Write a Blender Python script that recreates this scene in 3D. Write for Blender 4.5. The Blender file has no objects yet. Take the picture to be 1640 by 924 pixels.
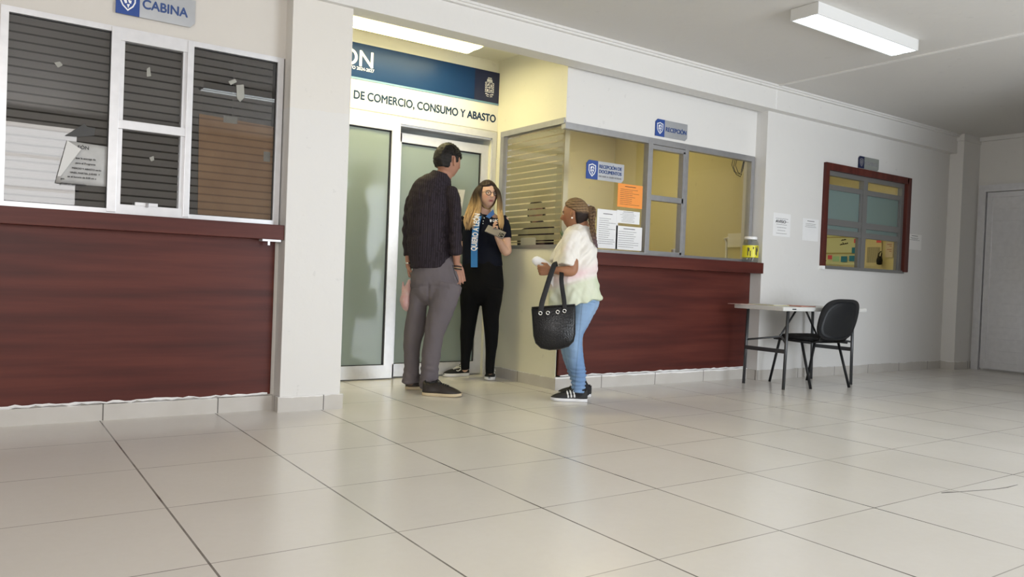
import bpy, bmesh, math, random
import numpy as np
from mathutils import Vector, Matrix, noise as mnoise
random.seed(7)
S = bpy.context.scene
COL = S.collection
PI = math.pi
# ---------------------------------------------------------------- camera (solved from the floor tiles)
F_PX = 1254.766
CAM = Vector((-0.5841, -4.1639, 0.8636))
RT = Vector((0.8232905619805676, -0.5662505672168906, 0.03940743178984039))
UP = Vector((-0.02410275252118181, 0.03448820320476402, 0.9991144184529666))
FW = Vector((0.5671081976789121, 0.8235112986269566, -0.01474561491154264))
cam = bpy.data.cameras.new('camera'); camo = bpy.data.objects.new('camera', cam); COL.objects.link(camo)
cam.sensor_width = 36; cam.lens = 36 * F_PX / 1640; cam.clip_start = .05; cam.clip_end = 100
M = Matrix((RT, UP, -FW)).transposed().to_4x4(); M.translation = CAM
camo.matrix_world = M
S.camera = camo
# ---------------------------------------------------------------- sky, daylight, exposure
S.view_settings.view_transform = 'Standard'; S.view_settings.look = 'None'
S.view_settings.gamma = 1; S.view_settings.use_curve_mapping = False
S.view_settings.exposure = 0.06
S.cycles.use_denoising = True
S.cycles.max_bounces = 10; S.cycles.diffuse_bounces = 6; S.cycles.transparent_max_bounces = 16
S.cycles.sample_clamp_indirect = 6
SKY = 2.0; DAY_A = 105.0; DAY_B = 150.0; LAMP = 1.0; WARM = 1.0
w = bpy.data.worlds.new('sky'); S.world = w; w.use_nodes = True
w.node_tree.nodes['Background'].inputs[0].default_value = (.80, .88, 1, 1)
w.node_tree.nodes['Background'].inputs[1].default_value = SKY
def area(name, loc, size, energy, color, rot):
    l = bpy.data.lights.new(name, 'AREA'); l.shape = 'RECTANGLE'; l.size, l.size_y = size
    l.energy = energy; l.color = color
    o = bpy.data.objects.new(name, l); o.location = loc; o.rotation_euler = rot; COL.objects.link(o); return o
# daylight entering through the two openings in the wall behind the camera (light points +y)
area('daylight_window', (-1.3, -5.93, 1.7), (3.5, 1.6), DAY_A, (1, .95, .9), (PI/2, 0, 0))
area('daylight_doorway', (4.45, -5.93, 1.25), (2.4, 2.4), DAY_B, (.88, .94, 1), (PI/2, 0, 0))

# ---------------------------------------------------------------- helpers
def ray(u, v): return FW + RT * ((u - 820) / F_PX) - UP * ((v - 462) / F_PX)
def atY(u, v, y): d = ray(u, v); return CAM + d * ((y - CAM.y) / d.y)
def atX(u, v, x): d = ray(u, v); return CAM + d * ((x - CAM.x) / d.x)
def atZ(u, v, z=0): d = ray(u, v); return CAM + d * ((z - CAM.z) / d.z)
def atD(u, v, dep): return CAM + ray(u, v) * dep
def depth(p): return (Vector(p) - CAM).dot(FW)

def nodes(name):
    m = bpy.data.materials.new(name); m.use_nodes = True; nt = m.node_tree
    return m, nt, nt.nodes['Principled BSDF']
def mat(name, col, rough=.5, metal=0, var=.0, scale=8, bump=0, bscale=60, spec=None, emit=None, es=0, alpha=1, trans=0, coat=0, stretch=(1, 1, 1), col2=None):
    m, nt, b = nodes(name)
    b.inputs['Base Color'].default_value = (*col, 1); b.inputs['Roughness'].default_value = rough
    b.inputs['Metallic'].default_value = metal; b.inputs['Alpha'].default_value = alpha
    b.inputs['Coat Weight'].default_value = coat; b.inputs['Transmission Weight'].default_value = trans
    if spec is not None: b.inputs['Specular IOR Level'].default_value = spec
    if emit: b.inputs['Emission Color'].default_value = (*emit, 1); b.inputs['Emission Strength'].default_value = es
    tc = nt.nodes.new('ShaderNodeTexCoord'); mp = nt.nodes.new('ShaderNodeMapping'); mp.inputs['Scale'].default_value = stretch
    nt.links.new(tc.outputs['Object'], mp.inputs['Vector'])
    if var or col2:
        n = nt.nodes.new('ShaderNodeTexNoise'); n.inputs['Scale'].default_value = scale; n.inputs['Detail'].default_value = 6
        r = nt.nodes.new('ShaderNodeValToRGB')
        c2 = col2 if col2 else tuple(max(0, c * (1 - var)) for c in col)
        r.color_ramp.elements[0].position = .3; r.color_ramp.elements[1].position = .7
        r.color_ramp.elements[0].color = (*c2, 1); r.color_ramp.elements[1].color = (*col, 1)
        nt.links.new(mp.outputs[0], n.inputs['Vector']); nt.links.new(n.outputs[0], r.inputs[0]); nt.links.new(r.outputs[0], b.inputs['Base Color'])
    if bump:
        n2 = nt.nodes.new('ShaderNodeTexNoise'); n2.inputs['Scale'].default_value = bscale; n2.inputs['Detail'].default_value = 4
        bp = nt.nodes.new('ShaderNodeBump'); bp.inputs['Strength'].default_value = bump; bp.inputs['Distance'].default_value = .01
        nt.links.new(mp.outputs[0], n2.inputs['Vector']); nt.links.new(n2.outputs[0], bp.inputs['Height']); nt.links.new(bp.outputs[0], b.inputs['Normal'])
    return m
def mathn(nt, op, a, b=None, c=None):
    n = nt.nodes.new('ShaderNodeMath'); n.operation = op
    for i, x in enumerate((a, b, c)):
        if x is None: continue
        if isinstance(x, (int, float)): n.inputs[i].default_value = x
        else: nt.links.new(x, n.inputs[i])
    return n.outputs[0]
def mixc(nt, fac, a, b):
    n = nt.nodes.new('ShaderNodeMix'); n.data_type = 'RGBA'
    if isinstance(fac, (int, float)): n.inputs[0].default_value = fac
    else: nt.links.new(fac, n.inputs[0])
    for i, x in ((6, a), (7, b)):
        if isinstance(x, tuple): n.inputs[i].default_value = (*x, 1)
        else: nt.links.new(x, n.inputs[i])
    return n.outputs[2]
def position(nt):
    g = nt.nodes.new('ShaderNodeNewGeometry'); s = nt.nodes.new('ShaderNodeSeparateXYZ'); nt.links.new(g.outputs['Position'], s.inputs[0]); return g.outputs['Position'], s
def noise_tex(nt, vec, scale, detail=5):
    n = nt.nodes.new('ShaderNodeTexNoise'); n.inputs['Scale'].default_value = scale; n.inputs['Detail'].default_value = detail
    nt.links.new(vec, n.inputs['Vector']); return n.outputs[0]
def grid_line(nt, coord, period, off, halfw):
    a = mathn(nt, 'ADD', coord, -off + period * 1000 + period / 2); a = mathn(nt, 'MODULO', a, period)
    a = mathn(nt, 'SUBTRACT', a, period / 2); a = mathn(nt, 'ABSOLUTE', a)
    return mathn(nt, 'LESS_THAN', a, halfw)

def floor_mat():
    m, nt, b = nodes('floor_tiles'); pos, s = position(nt)
    gx = grid_line(nt, s.outputs[0], .6, 0, .0036); gy = grid_line(nt, s.outputs[1], .6095, 0, .0024)
    n = noise_tex(nt, pos, 1.3); n2 = noise_tex(nt, pos, 30)
    base = mixc(nt, n, (.70, .67, .62), (.78, .76, .725)); base = mixc(nt, mathn(nt, 'MULTIPLY', n2, .15), base, (.52, .47, .41))
    # per-tile tone
    tx = mathn(nt, 'FLOOR', mathn(nt, 'DIVIDE', s.outputs[0], .6)); ty = mathn(nt, 'FLOOR', mathn(nt, 'DIVIDE', s.outputs[1], .6095))
    wn = nt.nodes.new('ShaderNodeTexWhiteNoise'); wn.noise_dimensions = '2D'; cb = nt.nodes.new('ShaderNodeCombineXYZ')
    nt.links.new(tx, cb.inputs[0]); nt.links.new(ty, cb.inputs[1]); nt.links.new(cb.outputs[0], wn.inputs['Vector'])
    base = mixc(nt, mathn(nt, 'MULTIPLY', wn.outputs[0], .14), base, (.56, .52, .47))
    wear = noise_tex(nt, pos, 3.1)
    g = mathn(nt, 'MAXIMUM', gx, mathn(nt, 'MULTIPLY', gy, .75))
    g = mathn(nt, 'MULTIPLY', g, mathn(nt, 'MINIMUM', mathn(nt, 'MULTIPLY', wear, 1.5), 1))
    col = mixc(nt, g, base, (.07, .06, .05)); nt.links.new(col, b.inputs['Base Color'])
    nt.links.new(mathn(nt, 'ADD', mathn(nt, 'MULTIPLY', n, .12), .17), b.inputs['Roughness'])
    b.inputs['Specular IOR Level'].default_value = .55
    return m
def plaster(name, col, dirty=.06):
    m, nt, b = nodes(name); pos, s = position(nt)
    n = noise_tex(nt, pos, 1.7); n2 = noise_tex(nt, pos, 14)
    c = mixc(nt, mathn(nt, 'MULTIPLY', n, dirty * 2), col, tuple(x * .8 for x in col))
    c = mixc(nt, mathn(nt, 'MULTIPLY', mathn(nt, 'GREATER_THAN', n2, .70), .25), c, tuple(x * .72 for x in col))
    nt.links.new(c, b.inputs['Base Color']); b.inputs['Roughness'].default_value = .55
    bp = nt.nodes.new('ShaderNodeBump'); bp.inputs['Strength'].default_value = .25; bp.inputs['Distance'].default_value = .012
    nt.links.new(noise_tex(nt, pos, 9, 3), bp.inputs['Height']); nt.links.new(bp.outputs[0], b.inputs['Normal'])
    return m
def wood(name, horizontal=True):
    m, nt, b = nodes(name); pos, s = position(nt)
    mp = nt.nodes.new('ShaderNodeMapping'); mp.inputs['Scale'].default_value = (.45, 1, 7) if horizontal else (8, 8, .6)
    nt.links.new(pos, mp.inputs[0]); n = noise_tex(nt, mp.outputs[0], 2.2, 8)
    mp2 = nt.nodes.new('ShaderNodeMapping'); mp2.inputs['Scale'].default_value = (1.6, 1, 90) if horizontal else (90, 90, 1.6)
    nt.links.new(pos, mp2.inputs[0]); n2 = noise_tex(nt, mp2.outputs[0], 2, 4)
    r = nt.nodes.new('ShaderNodeValToRGB'); e = r.color_ramp.elements
    e[0].position = .32; e[0].color = (.060, .014, .011, 1); e[1].position = .66; e[1].color = (.118, .029, .020, 1)
    k = r.color_ramp.elements.new(.47); k.color = (.085, .019, .014, 1)
    nt.links.new(n, r.inputs[0]); c = mixc(nt, mathn(nt, 'MULTIPLY', n2, .35), r.outputs[0], (.06, .015, .012))
    nt.links.new(c, b.inputs['Base Color']); b.inputs['Roughness'].default_value = .42; b.inputs['Specular IOR Level'].default_value = .25; return m
def baseb_mat():
    m, nt, b = nodes('skirting_tile'); pos, s = position(nt)
    g = mathn(nt, 'MAXIMUM', grid_line(nt, s.outputs[0], .6, .014, .003), grid_line(nt, s.outputs[1], .6095, -.1, .003))
    n = noise_tex(nt, pos, 6)
    edge = mathn(nt, 'GREATER_THAN', mathn(nt, 'ADD', s.outputs[2], mathn(nt, 'MULTIPLY', n, .03)), .103)
    c = mixc(nt, n, (.46, .43, .39), (.58, .56, .53)); c = mixc(nt, edge, c, (.78, .77, .76)); c = mixc(nt, g, c, (.1, .09, .08))
    nt.links.new(c, b.inputs['Base Color']); b.inputs['Roughness'].default_value = .4; return m
def glass_mat(name, tint=(1, 1, 1), refl=1.5, rough=.0):
    m = bpy.data.materials.new(name); m.use_nodes = True; nt = m.node_tree; nt.nodes.remove(nt.nodes['Principled BSDF'])
    out = nt.nodes['Material Output']; t = nt.nodes.new('ShaderNodeBsdfTransparent'); t.inputs[0].default_value = (*tint, 1)
    g = nt.nodes.new('ShaderNodeBsdfGlossy'); g.inputs['Roughness'].default_value = rough
    ge = nt.nodes.new('ShaderNodeNewGeometry'); vm = nt.nodes.new('ShaderNodeVectorMath'); vm.operation = 'DOT_PRODUCT'
    nt.links.new(ge.outputs['Normal'], vm.inputs[0]); nt.links.new(ge.outputs['Incoming'], vm.inputs[1])
    r0 = ((refl - 1) / (refl + 1)) ** 2; c_ = mathn(nt, 'SUBTRACT', 1, mathn(nt, 'ABSOLUTE', vm.outputs['Value']))
    fr = mathn(nt, 'ADD', mathn(nt, 'MULTIPLY', mathn(nt, 'POWER', c_, 5), 1 - r0), r0); mx = nt.nodes.new('ShaderNodeMixShader')
    nt.links.new(fr, mx.inputs[0]); nt.links.new(t.outputs[0], mx.inputs[1]); nt.links.new(g.outputs[0], mx.inputs[2]); nt.links.new(mx.outputs[0], out.inputs[0])
    return m
def frost_mat(name, col, alpha, stripe=None, rough=.35):
    """vinyl film: diffuse/translucent body with clear gaps between horizontal stripes"""
    m = bpy.data.materials.new(name); m.use_nodes = True; nt = m.node_tree; b = nt.nodes['Principled BSDF']; out = nt.nodes['Material Output']
    b.inputs['Base Color'].default_value = (*col, 1); b.inputs['Roughness'].default_value = rough; b.inputs['Specular IOR Level'].default_value = .6
    if rough < .2: b.inputs['Coat Weight'].default_value = .35; b.inputs['Coat Roughness'].default_value = .0
    tl = nt.nodes.new('ShaderNodeBsdfTranslucent'); tl.inputs[0].default_value = (*col, 1)
    m0 = nt.nodes.new('ShaderNodeMixShader'); m0.inputs[0].default_value = .45; nt.links.new(b.outputs[0], m0.inputs[1]); nt.links.new(tl.outputs[0], m0.inputs[2])
    t = nt.nodes.new('ShaderNodeBsdfTransparent'); mx = nt.nodes.new('ShaderNodeMixShader')
    if stripe:
        period, gap, off, wobble = stripe; pos, s = position(nt)
        gl = grid_line(nt, s.outputs[2], period, off, gap / 2)
        if wobble:
            n = noise_tex(nt, pos, 5); torn = mathn(nt, 'GREATER_THAN', n, wobble); gl = mathn(nt, 'MAXIMUM', gl, torn)
        fac = mathn(nt, 'MULTIPLY', mathn(nt, 'SUBTRACT', 1, gl), alpha); nt.links.new(fac, mx.inputs[0])
    else: mx.inputs[0].default_value = alpha
    nt.links.new(t.outputs[0], mx.inputs[1]); nt.links.new(m0.outputs[0], mx.inputs[2]); nt.links.new(mx.outputs[0], out.inputs[0])
    return m
def vcol_mat(name, rough=.6, bump=.0, bscale=300, sheen=0, spec=.3, stretch=(1, 1, 1)):
    m, nt, b = nodes(name); a = nt.nodes.new('ShaderNodeVertexColor'); a.layer_name = 'Col'
    nt.links.new(a.outputs[0], b.inputs['Base Color']); b.inputs['Roughness'].default_value = rough; b.inputs['Specular IOR Level'].default_value = spec
    b.inputs['Sheen Weight'].default_value = sheen
    if bump:
        tc = nt.nodes.new('ShaderNodeTexCoord'); mp = nt.nodes.new('ShaderNodeMapping'); mp.inputs['Scale'].default_value = stretch
        nt.links.new(tc.outputs['Object'], mp.inputs[0])
        bp = nt.nodes.new('ShaderNodeBump'); bp.inputs['Strength'].default_value = bump; bp.inputs['Distance'].default_value = .004
        nt.links.new(noise_tex(nt, mp.outputs[0], bscale, 3), bp.inputs['Height']); nt.links.new(bp.outputs[0], b.inputs['Normal'])
    return m

MT = dict(
    floor=floor_mat(), wall=plaster('wall_plaster', (.63, .60, .555)), white=plaster('white_paint', (.70, .69, .67), .035),
    cream=plaster('cream_paint', (.78, .76, .63), .02), ceil=plaster('ceiling_paint', (.60, .585, .56), .04), wood=wood('mahogany_laminate'), woodv=wood('mahogany_frame', False),
    tile=baseb_mat(), alu=mat('white_aluminium', (.72, .72, .74), .32, .35, var=.08, scale=20), alug=mat('grey_aluminium', (.40, .40, .41), .35, .6, var=.1, scale=20),
    alud=mat('dull_aluminium', (.24, .24, .235), .4, .5), gasket=mat('black_gasket', (.012, .012, .012), .6), glass=glass_mat('clear_glass'), glassr=glass_mat('reflective_glass', (.8, .8, .8), 1.6),
    frost=frost_mat('frosted_glass', (.50, .585, .55), .93, rough=.12), film=frost_mat('striped_film', (.42, .395, .375), .62, (.0435, .009, .01, .70), .25),
    film2=frost_mat('striped_film_cream', (.50, .47, .33), .88, (.052, .011, .02, 0)), film3=frost_mat('teal_frosted_glass', (.28, .38, .38), .9),
    bluesign=mat('blue_sign_print', (.009, .036, .110), .35, spec=.15), navy=mat('navy_print', (.006, .012, .055), .3), blue=mat('royal_blue_print', (.022, .065, .27), .35),
    steel=mat('brushed_sign_plate', (.55, .57, .60), .32, .55, var=.15, scale=6), steeld=mat('dim_sign_plate', (.30, .32, .30), .4, .3), bluet=mat('blue_letter', (.03, .07, .22), .4), slate=mat('slate_letter', (.015, .040, .085), .6, spec=.2),
    ltblue=mat('pale_blue_edge', (.15, .28, .38), .4), white_=mat('white_print', (.85, .85, .85), .4), signw=mat('ivory_sign_panel', (.80, .78, .70), .35),
    paper=mat('paper', (.80, .80, .80), .6, var=.04, scale=10), oldpaper=mat('aged_paper', (.50, .50, .49), .5, var=.2, scale=14), ink=mat('black_ink', (.02, .02, .025), .6), inkg=mat('grey_ink', (.25, .25, .26), .6), orange=mat('orange_paper', (.85, .30, .055), .6),
    pink=mat('pink_sticky_note', (.70, .10, .16), .6), cyan=mat('blue_sticky_note', (.02, .20, .38), .6), green=mat('green_marker', (.35, .60, .42), .6),
    card=mat('brown_cardboard', (.66, .38, .20), .7, var=.2, scale=9), black=mat('black_plastic', (.010, .010, .011), .5, spec=.3), bfab=mat('black_fabric', (.008, .008, .009), .9, bump=.3, bscale=400),
    grey=mat('grey_steel_tube', (.075, .078, .082), .35, .5), tabletop=mat('white_table_plastic', (.62, .62, .60), .45, bump=.15, bscale=200), chrome=mat('chrome', (.8, .8, .8), .15, 1),
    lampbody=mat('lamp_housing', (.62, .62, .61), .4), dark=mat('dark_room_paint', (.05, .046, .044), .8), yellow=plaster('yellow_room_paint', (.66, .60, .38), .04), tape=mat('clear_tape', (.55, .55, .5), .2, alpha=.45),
    board=mat('whiteboard_face', (.62, .66, .48), .25), jarc=glass_mat('jar_plastic', (.86, .88, .88), 1.45, .05), jary=mat('yellow_jar_label', (.72, .66, .03), .4), plant=mat('leaf_green', (.10, .28, .04), .5),
    scuff=mat('scuff_mark', (.12, .11, .10), .8), tubeglow=mat('lit_white_diffuser', (.9, .9, .9), .4, emit=(.86, .95, 1), es=LAMP), warmglow=mat('lit_warm_diffuser', (.9, .85, .6), .4, emit=(1, .88, .50), es=WARM),
)
def link(name, me, m, parent=None):
    o = bpy.data.objects.new(name, me); COL.objects.link(o)
    if m is not None and not me.materials: me.materials.append(m)
    if parent: o.parent = parent; o.matrix_parent_inverse = parent.matrix_world.inverted() if False else Matrix.Translation(-parent.location) if parent.type == 'EMPTY' else Matrix.Identity(4)
    return o
class MB:
    def __init__(s): s.bm = bmesh.new()
    def box(s, a, b, bev=0):
        a = Vector(a); b = Vector(b); c = (a + b) / 2; d = b - a
        r = bmesh.ops.create_cube(s.bm, size=1, matrix=Matrix.Translation(c) @ Matrix.Diagonal((abs(d.x), abs(d.y), abs(d.z), 1)))
        if bev:
            es = list({e for v in r['verts'] for e in v.link_edges})
            bmesh.ops.bevel(s.bm, geom=es, offset=bev, segments=2, profile=.7, affect='EDGES')
        return s
    def tube(s, pts, r, n=10, closed=False):
        pts = [Vector(p) for p in pts]; rings = []
        for i, p in enumerate(pts):
            t = (pts[min(i + 1, len(pts) - 1)] - pts[max(i - 1, 0)]).normalized()
            up = Vector((0, 0, 1)) if abs(t.z) < .9 else Vector((1, 0, 0))
            a = t.cross(up).normalized(); b = t.cross(a)
            rr = r[i] if isinstance(r, (list, tuple)) else r
            rings.append([s.bm.verts.new(p + (a * math.cos(k * 2 * PI / n) + b * math.sin(k * 2 * PI / n)) * rr) for k in range(n)])
        for i in range(len(rings) - 1):
            for k in range(n): s.bm.faces.new((rings[i][k], rings[i][(k + 1) % n], rings[i + 1][(k + 1) % n], rings[i + 1][k]))
        s.bm.faces.new(rings[0][::-1]); s.bm.faces.new(rings[-1]); return s
    def prism(s, pts, vec):
        vec = Vector(vec); lo = [s.bm.verts.new(Vector(p)) for p in pts]; hi = [s.bm.verts.new(Vector(p) + vec) for p in pts]; n = len(pts)
        s.bm.faces.new(lo[::-1]); s.bm.faces.new(hi)
        for k in range(n): s.bm.faces.new((lo[k], lo[(k + 1) % n], hi[(k + 1) % n], hi[k]))
        return s
    def lathe(s, prof, c, n=24, axis='z'):
        c = Vector(c); rings = []
        for r, z in prof: rings.append([s.bm.verts.new(c + Vector((r * math.cos(k * 2 * PI / n), r * math.sin(k * 2 * PI / n), z))) for k in range(n)])
        for i in range(len(rings) - 1):
            for k in range(n): s.bm.faces.new((rings[i][k], rings[i][(k + 1) % n], rings[i + 1][(k + 1) % n], rings[i + 1][k]))
        s.bm.faces.new(rings[0][::-1]); s.bm.faces.new(rings[-1]); return s
    def xform(s, mtx): bmesh.ops.transform(s.bm, matrix=mtx, verts=s.bm.verts); return s
    def build(s, name, m, parent=None, smooth=False):
        me = bpy.data.meshes.new(name); bmesh.ops.recalc_face_normals(s.bm, faces=s.bm.faces)
        s.bm.to_mesh(me); s.bm.free()
        if smooth:
            for p in me.polygons: p.use_smooth = True
        return link(name, me, m, parent)
def box(name, a, b, m, parent=None, bev=0): return MB().box(a, b, bev).build(name, m, parent)
def struct(o): o['kind'] = 'structure'; return o
def tag(o, label, cat, group=None, kind=None):
    o['label'] = label; o['category'] = cat
    if group: o['group'] = group
    if kind: o['kind'] = kind
    return o
def empty(name, loc=(0, 0, 0)):
    o = bpy.data.objects.new(name, None); o.location = loc; o.empty_display_size = .1; COL.objects.link(o); return o
def text(body, size, p, m, parent, name='lettering', bold=0.0, align='LEFT', rot=(PI/2, 0, 0), mtx=None, width=None):
    c = bpy.data.curves.new('t', 'FONT'); c.body = body; c.size = size; c.extrude = .0012; c.align_x = align
    o = bpy.data.objects.new('t', c); COL.objects.link(o); dg = bpy.context.evaluated_depsgraph_get(); dg.update()
    me = bpy.data.meshes.new_from_object(o.evaluated_get(dg)); COL.objects.unlink(o); bpy.data.objects.remove(o)
    me.materials.clear(); me.name = name
    if bold:
        b0 = bmesh.new(); b0.from_mesh(me); out = bmesh.new()
        for dx, dz in ((-1, 0), (1, 0), (0, -1), (0, 1)):
            t_ = bpy.data.meshes.new('t'); b0.to_mesh(t_); t_.transform(Matrix.Translation((dx * bold, dz * bold, .00003 * (dx + 2 * dz)))); out.from_mesh(t_); bpy.data.meshes.remove(t_)
        out.to_mesh(me); out.free(); b0.free()
    if width:
        xs = [v.co.x for v in me.vertices]; k = width / (max(xs) - min(xs)); me.transform(Matrix.Diagonal((k, 1, 1, 1)))
    if mtx is None: mtx = Matrix.Translation(p) @ Matrix.Rotation(rot[2], 4, 'Z') @ Matrix.Rotation(rot[0], 4, 'X')
    me.transform(mtx)
    return link(name, me, m, parent)
def cellbox(mb, x0, x1, z0, z1, y0, y1): mb.box((x0, y0, z0), (x1, y1, z1)); return mb

# ================================================================ STRUCTURE
Z_C = 2.70
XL, XR, YB = -3.6, 9.1, -6.0
struct(box('floor', (XL - .2, YB - .2, -.1), (XR + .3, 4.2, 0), MT['floor']))
ctree = MB().box((XL, YB, Z_C), (XR + .2, .58, Z_C + .12)).build('ceiling', MT['ceil']); struct(ctree)
# ceiling joint bead running away from the wall
j = MB(); j.box((5.385, YB, Z_C - .012), (5.41, .4, Z_C)); struct(j.build('trim_1', MT['white']))
# camera-side walls with the daylight openings
wb = MB(); cellbox(wb, XL, -3.1, 0, 2.9, YB - .15, YB); cellbox(wb, -3.1, .5, 0, .9, YB - .15, YB); cellbox(wb, -3.1, .5, 2.5, 2.9, YB - .15, YB)
cellbox(wb, .5, 3.2, 0, 2.9, YB - .15, YB); cellbox(wb, 3.2, 5.7, 2.5, 2.9, YB - .15, YB); cellbox(wb, 5.7, XR + .15, 0, 2.9, YB - .15, YB)
struct(wb.build('wall_behind', MT['wall']))
struct(box('wall_light_blocker', (6.5, YB, 0), (6.65, -2.1, Z_C), MT['wall']))  # unseen partition, added to keep doorway light off the right end
struct(box('wall_side', (XL - .15, YB, 0), (XL, .58, 2.9), MT['wall']))
# window frames of the openings
f = MB()
for x in (-3.1, -1.9, -.7, .46): f.box((x, YB - .1, .9), (x + .04, YB - .04, 2.5))
for z in (.9, 1.3, 1.7, 2.1, 2.46): f.box((-3.1, YB - .1, z), (.5, YB - .04, z + .04))
struct(f.build('window_4', MT['alu']))
# wall left (booth)
YL = .58
wl = MB(); wl.box((XL, YL, 0), (.95, YL + .12, 1.12)); wl.box((XL, YL, 1.12), (-.49, YL + .12, 2.13)); wl.box((XL, YL - .003, 2.13), (.945, YL + .12, 2.9)); struct(wl.build('wall_left', MT['wall']))
bl = MB(); bl.box((XL, YL - .022, 0), (.94, YL, .088)); struct(bl.build('baseboard_left', MT['tile']))
# pillar
def pillar_mat():
    m = MT['white'].copy(); m.name = 'two_tone_paint'; nt = m.node_tree; b = nt.nodes['Principled BSDF']; src = b.inputs['Base Color'].links[0].from_socket
    pos, s = position(nt); g = mathn(nt, 'GREATER_THAN', mathn(nt, 'ADD', s.outputs[2], mathn(nt, 'MULTIPLY', noise_tex(nt, pos, 4), .06)), 1.86)
    nt.links.new(mixc(nt, mathn(nt, 'MULTIPLY', g, .45), src, (.70, .66, .59)), b.inputs['Base Color']); return m
pl = MB(); pl.box((.945, .46, 0), (1.325, 1.75, 2.9), .004); struct(pl.build('wall_pillar', pillar_mat()))
bp_ = MB(); bp_.box((.93, .445, 0), (1.34, .6, .092)); struct(bp_.build('baseboard_pillar', MT['tile']))
# alcove
YA = 1.6; ZA = 2.735
XC = 3.155; YR = .63
wa = MB(); wa.box((1.3, YA, 2.11), (3.4, YA + .12, 2.9)); wa.box((3.10, YA, 0), (3.30, YA + .12, 2.11)); struct(wa.build('wall_alcove', MT['cream']))
struct(box('ceiling_alcove', (1.3, .56, ZA), (3.4, YA + .1, ZA + .1), MT['cream']))
wr = MB(); wr.box((XC, YR, 0), (XC + .1, YA, 1.115)); wr.box((XC, YR - .004, 2.09), (XC + .1, YA, 2.9)); wr.box((XC, 1.50, 1.115), (XC + .1, YA, 2.09)); struct(wr.build('wall_alcove_right', MT['cream']))
struct(box('baseboard_alcove', (XC - .013, YR - .01, 0), (XC, YA, .088), MT['tile']))
# reception wall
wc = MB(); wc.box((XC + .004, YR, 0), (5.42, YR + .1, 1.08)); wc.box((XC + .004, YR - .006, 2.07), (5.42, YR + .1, 2.9)); struct(wc.build('wall_reception', MT['white']))
struct(box('baseboard_reception', (XC - .013, YR - .022, 0), (5.42, YR, .10), MT['tile']))
# right stretch, with the permits window hole
YP = .50
wp = MB(); X0, X1 = 6.31, 7.86
wp.box((5.415, YP, 0), (X0, YP + .25, 2.9)); wp.box((X0, YP, 0), (X1, YP + .12, 1.075)); wp.box((X0, YP, 2.10), (X1, YP + .12, 2.9)); wp.box((X1, YP, 0), (XR + .1, YP + .12, 2.9))
struct(wp.build('wall_back', MT['white']))
struct(box('baseboard_back', (5.40, YP - .013, 0), (8.72, YP, .09), MT['tile']))
struct(box('baseboard_corner', (5.402, YP, 0), (5.415, YR, .09), MT['tile']))
cn = MB().box((8.72, .345, 0), (XR + .02, YP + .01, Z_C)); struct(cn.build('wall_column', MT['white']))
struct(MB().box((8.707, .332, 0), (XR, YP - .013, .09)).build('baseboard_column', MT['tile']))
# beam and cornice
struct(MB().box((XL, .42, 2.487), (8.72, .575, 2.9)).build('trim_2', MT['white']))
co = MB(); co.box((XL, .39, 2.668), (8.74, .42, 2.70)); co.box((XL, .375, 2.683), (8.74, .39, 2.70)); struct(co.build('trim_3', MT['white']))
struct(MB().box((8.70, .335, 2.625), (XR, .42, 2.70)).build('trim_5', MT['white']))
# crack in the beam paint
cr = MB(); pts = [Vector((5.42 + .004 * math.sin(k * 2.3), .4185, 2.49 + k * .018)) for k in range(11)]; cr.tube(pts, .004, 5)
struct(cr.build('trim_6', MT['white_']))
# right wall with the door
wd = MB(); DY0, DY1 = .325, -.80
wd.box((XR + .05, DY1, 0), (XR + .12, .325, 2.145)); wd.box((XR, .325, 0), (XR + .12, .5, 2.9)); wd.box((XR, DY1, 2.145), (XR + .12, .325, 2.9)); wd.box((XR, YB, 0), (XR + .12, DY1, 2.9)); struct(wd.build('wall_right', MT['white']))
tr4 = MB(); tr4.box((XR - .055, YB, 2.655), (XR, .33, 2.70)); struct(tr4.build('trim_4', MT['white']))
# door right
d2 = empty('door_2', (XR, -.24, 0)); struct(d2)
f = MB(); f.box((XR - .03, .25, 0), (XR + .05, .325, 2.145)); f.box((XR - .03, DY1, 2.065), (XR + .05, .25, 2.145)); f.box((XR - .03, DY1, 0), (XR + .05, DY1 + .075, 2.065)); f.build('door_frame', MT['alu'], d2)
f = MB(); f.box((XR, -.725, .02), (XR + .04, .24, .10)); f.box((XR, -.725, 2.0), (XR + .04, .24, 2.06)); f.box((XR, .18, .10), (XR + .04, .24, 2.0)); f.box((XR, -.725, .10), (XR + .04, -.66, 2.0)); f.build('door_sash', MT['alu'], d2)
f = MB()
for k in range(14): f.box((XR + .012, -.66, .10 + k * .1358), (XR + .03, .18, .10 + k * .1358 + .1352), .0006)
f.build('door_panel', MT['alu'], d2)
MB().tube([(XR - .01, -.69, 1.0), (XR - .05, -.69, 1.0), (XR - .05, -.60, 1.0)], .01).build('door_handle', MT['chrome'], d2, True)
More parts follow.
